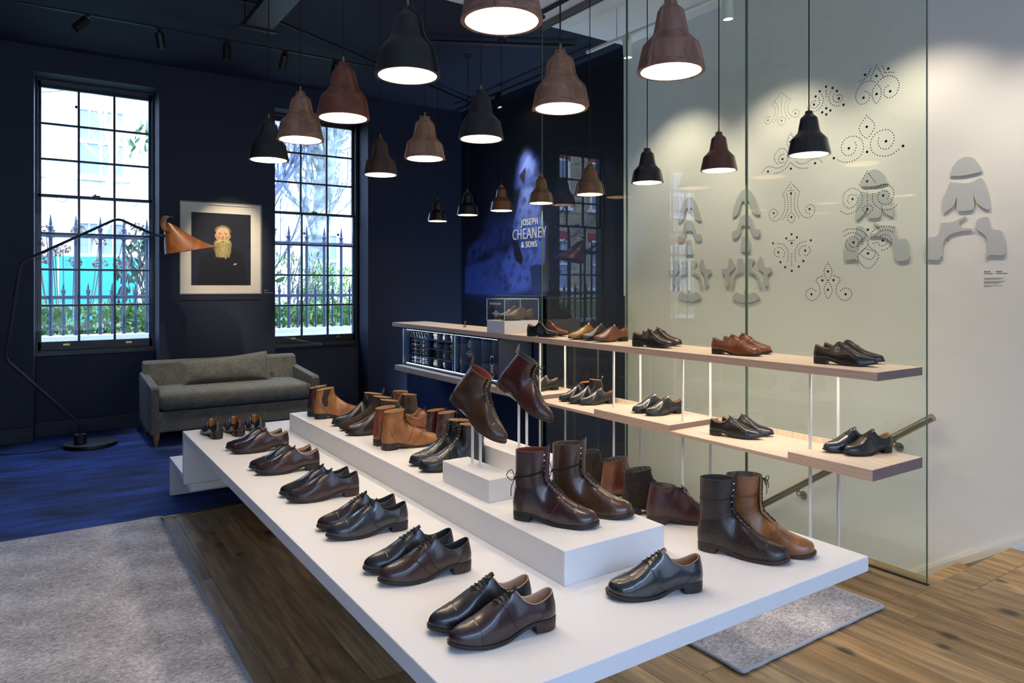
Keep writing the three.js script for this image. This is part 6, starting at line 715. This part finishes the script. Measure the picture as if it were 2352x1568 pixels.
// ---------- pendant lamps ----------
{
  const prof = [[0.1095, 0], [0.1095, 0.004], [0.1070, 0.018], [0.0925, 0.084], [0.0590, 0.119], [0.0560, 0.128], [0.0435, 0.198], [0.0230, 0.217], [0.0205, 0.221], [0.0195, 0.236], [0.0, 0.237]];
  const soft = [[0.1095, 0], [0.1095, 0.004], [0.1070, 0.018], [0.0950, 0.078], [0.0880, 0.091], [0.0640, 0.118], [0.0560, 0.136], [0.0450, 0.186], [0.0400, 0.198], [0.0220, 0.212], [0.0140, 0.222], [0.0115, 0.236], [0.0, 0.238]];
  const eased = (p, d) => p.flatMap(([r, y], i) => { if (!i || i === p.length - 1) return [[r, y]]; const a = p[i - 1], b = p[i + 1], f = (q) => { const l = Math.hypot(q[0] - r, q[1] - y), k = Math.min(d, l * 0.4) / l; return [lerp(r, q[0], k), lerp(y, q[1], k)]; }, A = f(a), B = f(b); return [A, [(A[0] + 2 * r + B[0]) / 4, (A[1] + 2 * y + B[1]) / 4], B]; });
  const outer = [eased(prof, 0.003), eased(soft, 0.007)].map((p) => lathe([[0.0975, 0.0005], ...p], 56)), liner = [prof, soft].map((p) => lathe(p.slice(0, -3).map(([r, y], i) => [Math.max(0.02, r - 0.0115), y + (i ? 0 : 0.0008)]).concat([[0, 0.205]]), 48));
  const fin = [prof, soft].map((p) => { const s = p.slice(0, -1), sh = new THREE.Shape([...s.map(([r, y]) => new THREE.Vector2(r - 0.003, y)), ...s.slice().reverse().map(([r, y]) => new THREE.Vector2(r + 0.0085, y))]); const g = new THREE.ExtrudeGeometry(sh, { depth: 0.009, bevelEnabled: false }).translate(0, 0, -0.0045); return g; });
  const linerM = std({ color: new THREE.Color().setRGB(0.84, 0.72, 0.56), roughness: 0.9, side: 2 }), bulbM = std({ color: 0xffffff, emissive: new THREE.Color(...WARM), emissiveIntensity: 22 }), ferrule = phys({ color: 0x8a7a58, metalness: 0.8, roughness: 0.4 });
  const shadeM = (r, g, b, o = {}) => phys({ color: new THREE.Color().setRGB(r, g, b), roughness: o.r ?? 0.62, clearcoat: o.c ?? 0, clearcoatRoughness: 0.2, map: patina, bumpMap: leatherBump, bumpScale: 0.0002, side: 2 });
  const S = { natural: shadeM(0.40, 0.215, 0.130), pink: shadeM(0.33, 0.175, 0.130), rust: shadeM(0.23, 0.070, 0.034), black: shadeM(0.016, 0.017, 0.020, { r: 0.55 }), gloss_black: shadeM(0.010, 0.010, 0.013, { r: 0.3, c: 0.5 }), brown: shadeM(0.075, 0.030, 0.018, { r: 0.5, c: 0.2 }), gloss_brown: shadeM(0.16, 0.046, 0.020, { r: 0.35, c: 0.6 }), dark_gloss: shadeM(0.035, 0.018, 0.010, { r: 0.3, c: 0.7 }), ochre: shadeM(0.26, 0.135, 0.052, { r: 0.45, c: 0.3 }), cognac: shadeM(0.24, 0.088, 0.026, { r: 0.35, c: 0.6 }) };
  const rows = [ // x, z, colour, softness, turn of the seam
    [1.029, -1.581, 'pink', 1, 0.9, 'large natural leather pendant cut off at the top of the view'], [1.035, -2.168, 'black', 1, 2.15, 'charcoal leather pendant with folded seam, largest of the black ones'], [1.073, -2.868, 'rust', 1, 2.3, 'rust brown leather pendant above the first charcoal one'], [1.063, -3.414, 'natural', 1, 2.3, 'pale tan leather pendant overlapping the second window'], [1.085, -4.060, 'black', 1, 0.2, 'black pendant hanging left of the second window'],
    [1.731, -1.642, 'pink', 0, 0.1, 'rosy leather pendant with stitched edge in front of the glass'], [1.730, -2.232, 'natural', 1, 2.2, 'pale tan leather pendant with raised centre seam near the glass edge'], [1.776, -2.910, 'black', 0, 0.15, 'matt black pendant between two tan ones'], [1.793, -3.535, 'natural', 0, 2.95, 'pale tan pendant with side seam before the dark corner'], [1.821, -4.210, 'brown', 0, 0.5, 'dark brown pendant beside the second window'],
    [3.453, -2.277, 'gloss_black', 0, 0.55, 'glossy black pendant before the dotted glass'], [3.469, -2.896, 'gloss_brown', 0, 0.55, 'glossy red-brown pendant before the white stair wall'], [3.476, -3.514, 'gloss_black', 0, 0.0, 'black pendant before the white stair wall, near the dark wall'], [3.559, -4.218, 'ochre', 1, 2.3, 'tan pendant with centre seam over the reflected window'], [3.591, -4.899, 'ochre', 0, 0.2, 'ochre leather pendant at the glass edge over the shop name'], [3.639, -5.594, 'cognac', 0, 0.6, 'glossy cognac pendant left of the shop name'], [3.584, -6.130, 'gloss_black', 0, 0.1, 'small-looking black pendant over the glass case'], [3.652, -6.897, 'dark_gloss', 0, 0.2, 'glossy dark bronze pendant, last of the row over the shelf'],
  ];
  for (const [x, z, c, k, turn, label] of rows) {
    const t = thing('pendant_lamp', label, 'pendant lamp', [x, 2.2, z], 0, 'leather pendant lamps');
    const sh = part('shade', outer[k], S[c], t); for (const q of [0, Math.PI]) part('seam_flange', fin[k], S[c], sh).rotation.y = turn + q; part('liner', liner[k], linerM, t);
    part('bulb', new THREE.SphereGeometry(0.026, 20, 14).translate(0, 0.075, 0), bulbM, t); part('lamp_holder', cyl(0.018, 0.016, 0.07, 16).translate(0, 0.135, 0), ferrule, t);
    part('ferrule', cyl(0.0052, 0.0052, 0.026, 12).translate(0, 0.246, 0), ferrule, t); part('cord', cyl(0.0031, 0.0031, 1.342, 8).translate(0, 0.93, 0), M.cord, t); part('ceiling_rose', lathe([[0, -0.02], [0.03, -0.02], [0.036, -0.012], [0.036, 0]], 24).translate(0, 1.6, 0), M.blackMetal, t);
    const l = new THREE.PointLight(new THREE.Color(...WARM), PENDANT, 0, 2); l.name = 'bulb_light'; l.position.y = 0.075; l.castShadow = true; l.shadow.radius = 1.2; t.add(l);
  }
}

// ---------- every shoe on its stand ----------
{
  const T = 0.600, P = 0.706, U = SH.top, LW = SH.low, TR = SH.low - 0.034;
  const rad = (a) => a * Math.PI / 180;
  const toe = (kind, look, label, y, tx, tz, yaw, o) => shoe(kind, look, label, tx - 0.150 * Math.cos(rad(yaw)), y, tz + 0.150 * Math.sin(rad(yaw)), yaw, o);
  const heel = (kind, look, label, y, hx, hz, yaw, o) => shoe(kind, look, label, hx + 0.150 * Math.cos(rad(yaw)), y, hz - 0.150 * Math.sin(rad(yaw)), yaw, o);
  const row = 'oxfords in pairs along the aisle edge of the display table', A = 172.5;
  // aisle edge, nearest pair first
  toe('oxford', 'plum', 'burgundy cap toe shoe with pale lining, nearest of the aisle row', T, 0.846, -1.541, A, { lining: 'pale', heel: 'stack' });
  toe('oxford', 'black', 'black cap toe shoe with pale lining behind the nearest burgundy one', T, 0.843, -1.645, A, { lining: 'pale' });
  toe('wing_oxford', 'oxblood', 'dark burgundy wingtip brogue with punched wing cap, second aisle pair', T, 0.853, -1.989, A, { lining: 'dark', heel: 'stack' });
  toe('derby_brogue', 'black', 'black open-laced brogue beside the burgundy wingtip', T, 0.849, -2.096, A, { lining: 'dark' });
  toe('brogue_oxford', 'navy_black', 'black punched cap shoe, front of the third aisle pair', T, 0.852, -2.446, A, { lining: 'dark' });
  toe('brogue_oxford', 'espresso', 'brown punched cap shoe behind the black one, third aisle pair', T, 0.856, -2.556, A, { lining: 'dark' });
  toe('oxford_plain', 'plum', 'plain burgundy lace-up with stacked heel, fourth aisle pair', T, 0.864, -2.954, A, { lining: 'dark', heel: 'stack' });
  toe('oxford_plain', 'black', 'plain black lace-up behind the burgundy one, fourth aisle pair', T, 0.860, -3.050, A, { lining: 'dark' });
  toe('brogue_oxford', 'oxblood', 'burgundy semi brogue with pale lining, fifth aisle pair', T, 0.865, -3.468, A, { lining: 'pale' });
  toe('brogue_oxford', 'black', 'black semi brogue with pale lining, fifth aisle pair', T, 0.862, -3.573, A, { lining: 'pale' });
  toe('oxford', 'plum', 'sleek burgundy cap toe shoe, farthest aisle pair beside the loafers', T, 0.866, -3.980, A, { lining: 'pale' });
  toe('oxford', 'black', 'sleek black cap toe shoe, farthest aisle pair beside the loafers', T, 0.860, -4.072, A, { lining: 'pale' });
  heel('loafer', 'black', 'black loafer at the far corner, leftmost of three facing the sofa', T, 0.890, -4.395, 94, { lining: 'orange' });
  heel('loafer', 'oxblood', 'dark brown loafer between two black ones facing the sofa', T, 1.015, -4.395, 93, { lining: 'orange', heel: 'stack' });
  heel('loafer', 'navy_black', 'black loafer partly hidden behind the farthest lace-up pair', T, 1.135, -4.395, 92, { lining: 'orange' });
  // near end
  toe('derby', 'navy_black', 'single polished black derby alone at the near end of the table', T, 1.363, -1.545, 159, { lining: 'tan' });
  toe('field_cap_boot', 'grain_dark', 'tall dark grained boot with unlaced hooks at the table corner', T, 2.029, -1.401, -62, { sole: 'brown', heel: 'brown', steel: 1, lining: 'dark' });
  toe('field_boot', 'copper', 'tall copper tan boot with silver hooks behind the dark grained one', T, 2.150, -1.387, -58, { sole: 'brown', heel: 'stack', lace: 'brown', steel: 1, lining: 'shearling', quarter: 'tan' });
  toe('tall_boot', 'pearl_plum', 'tall glossy plum boot with red edges on the near end of the plinth', P, 1.537, -1.771, -54, { steel: 1, sole: 'black', lining: 'red', seam: std({ color: new THREE.Color().setRGB(0.16, 0.012, 0.03), roughness: 0.5 }) });
  toe('tall_boot', 'pearl_bronze', 'tall glossy bronze boot beside the plum one on the plinth', P, 1.702, -1.780, -54, { steel: 1, sole: 'black', lining: 'shearling' });
  // right side of the table, facing the glass
  heel('chukka', 'grain_wine', 'wine grained ankle boot with lined collar, nearest of the glass side row', T, 1.925, -1.950, -30, { sole: 'brown', heel: 'stack', lining: 'shearling' });
  heel('chelsea', 'dark_suede', 'dark brown suede boot with pull tab behind the wine ankle boot', T, 1.925, -2.085, -28, { sole: 'black', lining: 'shearling', hide: ['elastic_gusset'] });
  heel('chelsea', 'chestnut', 'red brown boot with dark pull tab behind the suede one', T, 1.965, -2.260, -27, { sole: 'black', lining: 'shearling', loop: 'dark_suede', hide: ['elastic_gusset'] });
  heel('chelsea', 'dark_suede', 'shadowed dark boot behind the bronze boot, last of the glass side row', T, 1.950, -2.420, -25, { sole: 'black', lining: 'dark' });
  toe('wing_derby', 'tan', 'light tan brogue glimpsed between the two tall plinth boots', T, 1.85, -2.62, 165, { lining: 'tan' });
  // on the plinth towards the far end
  toe('lace_boot', 'black', 'black lace-up boot, front of two beside the small white block', P, 1.354, -2.722, 171, {});
  toe('lace_boot', 'navy_black', 'black lace-up boot with loose laces, rear of two on the plinth', P, 1.363, -2.837, 171, {});
  heel('brogue_boot', 'tan', 'tan brogue boot with ridged sole in the middle of the plinth', P, 1.385, -3.185, 0, { lace: 'black', lining: 'tan', sole: 'brown' });
  heel('brogue_boot', 'conker', 'red brown brogue boot just behind the tan brogue boot', P, 1.390, -3.298, 0, { lace: 'black', lining: 'tan', sole: 'brown' });
  toe('chelsea', 'espresso', 'polished dark brown elastic boot, nearest of three facing the aisle', P, 1.359, -3.600, 170, {});
  toe('chelsea', 'suede', 'brown suede elastic boot between two polished ones', P, 1.376, -3.735, 170, { sole: 'black', heel: 'black' });
  toe('chelsea', 'navy_black', 'polished black elastic boot, farthest of three facing the aisle', P, 1.386, -3.884, 170, {});
  heel('chelsea_brogue', 'tan', 'tan brogue chelsea boot with brown gusset at the plinth end', P, 1.375, -4.155, -8, { sole: 'black', heel: 'black', loop: 'dark_suede' });
  heel('chelsea_brogue', 'burgundy', 'burgundy chelsea boot behind the tan one at the plinth end', P, 1.368, -4.262, -8, { sole: 'black', heel: 'black', loop: 'dark_suede' });
  // on the table beyond the plinth
  heel('lace_boot', 'burgundy', 'oxblood lace-up boot with pull tab, nearer of two past the plinth', T, 1.86, -3.53, -4, { lining: 'tan' });
  heel('balmoral_boot', 'burgundy', 'oxblood ankle boot with tall pull tab, farther of two past the plinth', T, 1.86, -3.665, -4, { lining: 'orange', loop: 'dark_suede' });
  heel('wing_derby', 'rust', 'light brown brogue, nearer of the pair left of the oxblood boots', T, 1.90, -3.985, -18, { lining: 'tan', lace: 'brown' });
  heel('wing_derby', 'conker', 'reddish brogue, farther of the pair left of the oxblood boots', T, 1.91, -4.11, -18, { lining: 'tan', lace: 'brown' });
  toe('brogue_boot', 'rust', 'light tan boot with dark laces showing above the boots cluster', T, 1.82, -4.42, 178, { lining: 'tan' });
  toe('lace_boot', 'walnut', 'brown lace-up boot in the middle of the far cluster', T, 1.80, -4.26, 176, { lining: 'tan' });
  heel('oxford', 'conker', 'chestnut lace-up at the far table corner near the blue wall', T, 1.93, -4.52, -14, { lining: 'tan' });
  toe('oxford', 'burgundy', 'burgundy lace-up at the far end behind the burgundy chelsea boot', T, 1.80, -4.66, 4, { lining: 'tan' });
  // raised boots on rod stands
  const stand = (label, bx, bz, by, top, yaw, tilt, kind, look, bl, o) => {
    const t = thing('boot_stand', label, 'boot stand', [bx, by, bz]); const d = V(Math.cos(rad(yaw)), 0, -Math.sin(rad(yaw)));
    const pl = new THREE.Shape(); pl.absarc(-0.028, 0, 0.018, Math.PI / 2, Math.PI * 1.5); pl.absarc(0.028, 0, 0.018, -Math.PI / 2, Math.PI / 2); part('foot_plate', new THREE.ExtrudeGeometry(pl, { depth: 0.004, bevelEnabled: false }).rotateX(-Math.PI / 2).rotateY(Math.PI / 2), phys({ color: 0xe6e8ea, roughness: 0.3 }), t);
    for (const k of [-1, 1]) { const h = top - by + k * -0.030 * Math.sin(rad(-tilt)) ; part('rod', rod(V(0, 0.003, k * 0.030), V(0, h, k * 0.030), 0.0058, 14), M.whiteMetal, t); }
    const c = shoe(kind, look, bl, bx, top, bz, yaw, { ...o, tilt }); part('sole_plate', rbox(-0.10, 0.02, -0.004, 0.0, -0.016, 0.016, 0.001), M.whiteMetal, t).visible = true; const sp = t.children[t.children.length - 1]; sp.rotation.order = 'YXZ'; sp.rotation.y = rad(yaw); sp.rotation.z = rad(tilt); sp.position.set(0, top - by, 0); return c;
  };
  stand('white two-rod stand on the front small block', 1.437, -2.390, 0.790, 0.965, -66, -33, 'balmoral_boot', 'walnut', 'dark brown lace-up boot tilted on the front rod stand', { steel: 0, lining: 'red', sole: 'brown', heel: 'brown', lace: 'brown' });
  stand('white two-rod stand on the rear small block', 1.742, -2.510, 0.790, 0.990, -58, -33, 'balmoral_boot', 'burgundy', 'burgundy lace-up boot with tall pull loop tilted on the rear rod stand', { lining: 'dark', sole: 'black', loop: 'black' });
  // upper shelf, from the free end
  toe('monk', 'black', 'black single buckle shoe nearest the free end of the top shelf', U, 3.500, -1.935, -73, { steel: 1, lining: 'tan' });
  toe('monk', 'espresso', 'dark brown buckle shoe behind the black one on the top shelf', U, 3.660, -1.985, -73, { steel: 1 });
  toe('wing_derby', 'conker', 'reddish tan wingtip brogue, front of the tan pair on the top shelf', U, 3.480, -2.590, -70, { sole: 'black', heel: 'black', lace: 'black' });
  toe('wing_derby', 'rust', 'light tan wingtip brogue, rear of the tan pair on the top shelf', U, 3.640, -2.640, -70, { sole: 'black', heel: 'black', lace: 'black' });
  toe('wing_oxford', 'black', 'black wingtip shoe on the top shelf left of the tan pair', U, 3.440, -3.240, -73, {});
  toe('oxford', 'oxblood', 'dark burgundy lace-up behind the black wingtip on the top shelf', U, 3.600, -3.315, -73, {});
  toe('oxford', 'chestnut', 'chestnut brown lace-up, nearest of the three facing left on the top shelf', U, 3.330, -3.905, 174, { sole: 'black', heel: 'black' });
  toe('oxford', 'black', 'black lace-up between the chestnut and the mustard shoe', U, 3.330, -4.050, 174, {});
  toe('brogue_oxford', 'mustard', 'mustard yellow brogue on the top shelf', U, 3.325, -4.188, 174, { sole: 'black', heel: 'black', lace: 'brown' });
  toe('derby_plain', 'black', 'black two-eyelet shoe right of the glass case on the top shelf', U, 3.400, -4.415, -73, {});
  toe('derby_plain', 'chestnut', 'brown two-eyelet shoe behind the black one by the glass case', U, 3.535, -4.460, -73, { sole: 'black', heel: 'black' });
  // lower shelf
  toe('oxford', 'black', 'black cap toe shoe, nearest the free end of the lower shelf', LW, 3.400, -2.040, 166, {});
  toe('oxford', 'navy_black', 'black cap toe shoe second from the free end of the lower shelf', LW, 3.380, -2.145, 158, {});
  toe('oxford_pointed', 'black', 'pointed black shoe on the recessed board nearest the handrail', TR, 3.500, -2.615, -66, { lining: 'tan' });
  toe('oxford_pointed', 'navy_black', 'pointed black shoe behind its twin on the recessed lower board', TR, 3.630, -2.630, -62, { lining: 'tan' });
  toe('brogue_oxford', 'black', 'black semi brogue, front of the middle pair on the lower shelf', LW, 3.345, -3.400, 171, { lining: 'tan' });
  toe('brogue_oxford', 'navy_black', 'black semi brogue, rear of the middle pair on the lower shelf', LW, 3.345, -3.520, 171, { lining: 'tan' });
  toe('derby_plain', 'black', 'black plain shoe, nearest of the three on the far recessed board', TR, 3.380, -4.125, 168, { lining: 'orange' });
  toe('chelsea', 'black', 'sleek black elastic boot in the middle of the far recessed board', TR, 3.345, -4.220, 168, {});
  toe('chukka_sleek', 'black', 'black ankle boot with three eyelets on the far recessed board', TR, 3.355, -4.345, 168, { lining: 'orange' });
  heel('oxford', 'black', 'black lace-up half hidden behind a rod of the lower shelf', LW, 3.600, -4.670, 172, {});
  heel('oxford', 'olive', 'grey black lace-up behind the raised burgundy boot on the lower shelf', LW, 3.600, -4.810, 172, {});
  // inside the glass case
  toe('brogue_oxford', 'olive', 'worn half restored brogue in front inside the glass case', U + 0.1065, 3.335, -5.105, 176, { cap: 'oxblood', sole: 'black', heel: 'stack' });
  toe('brogue_oxford', 'walnut', 'worn brown brogue behind the olive one inside the glass case', U + 0.1065, 3.330, -5.205, 176, { sole: 'black', heel: 'stack' });
}

renderer.render(scene, camera);
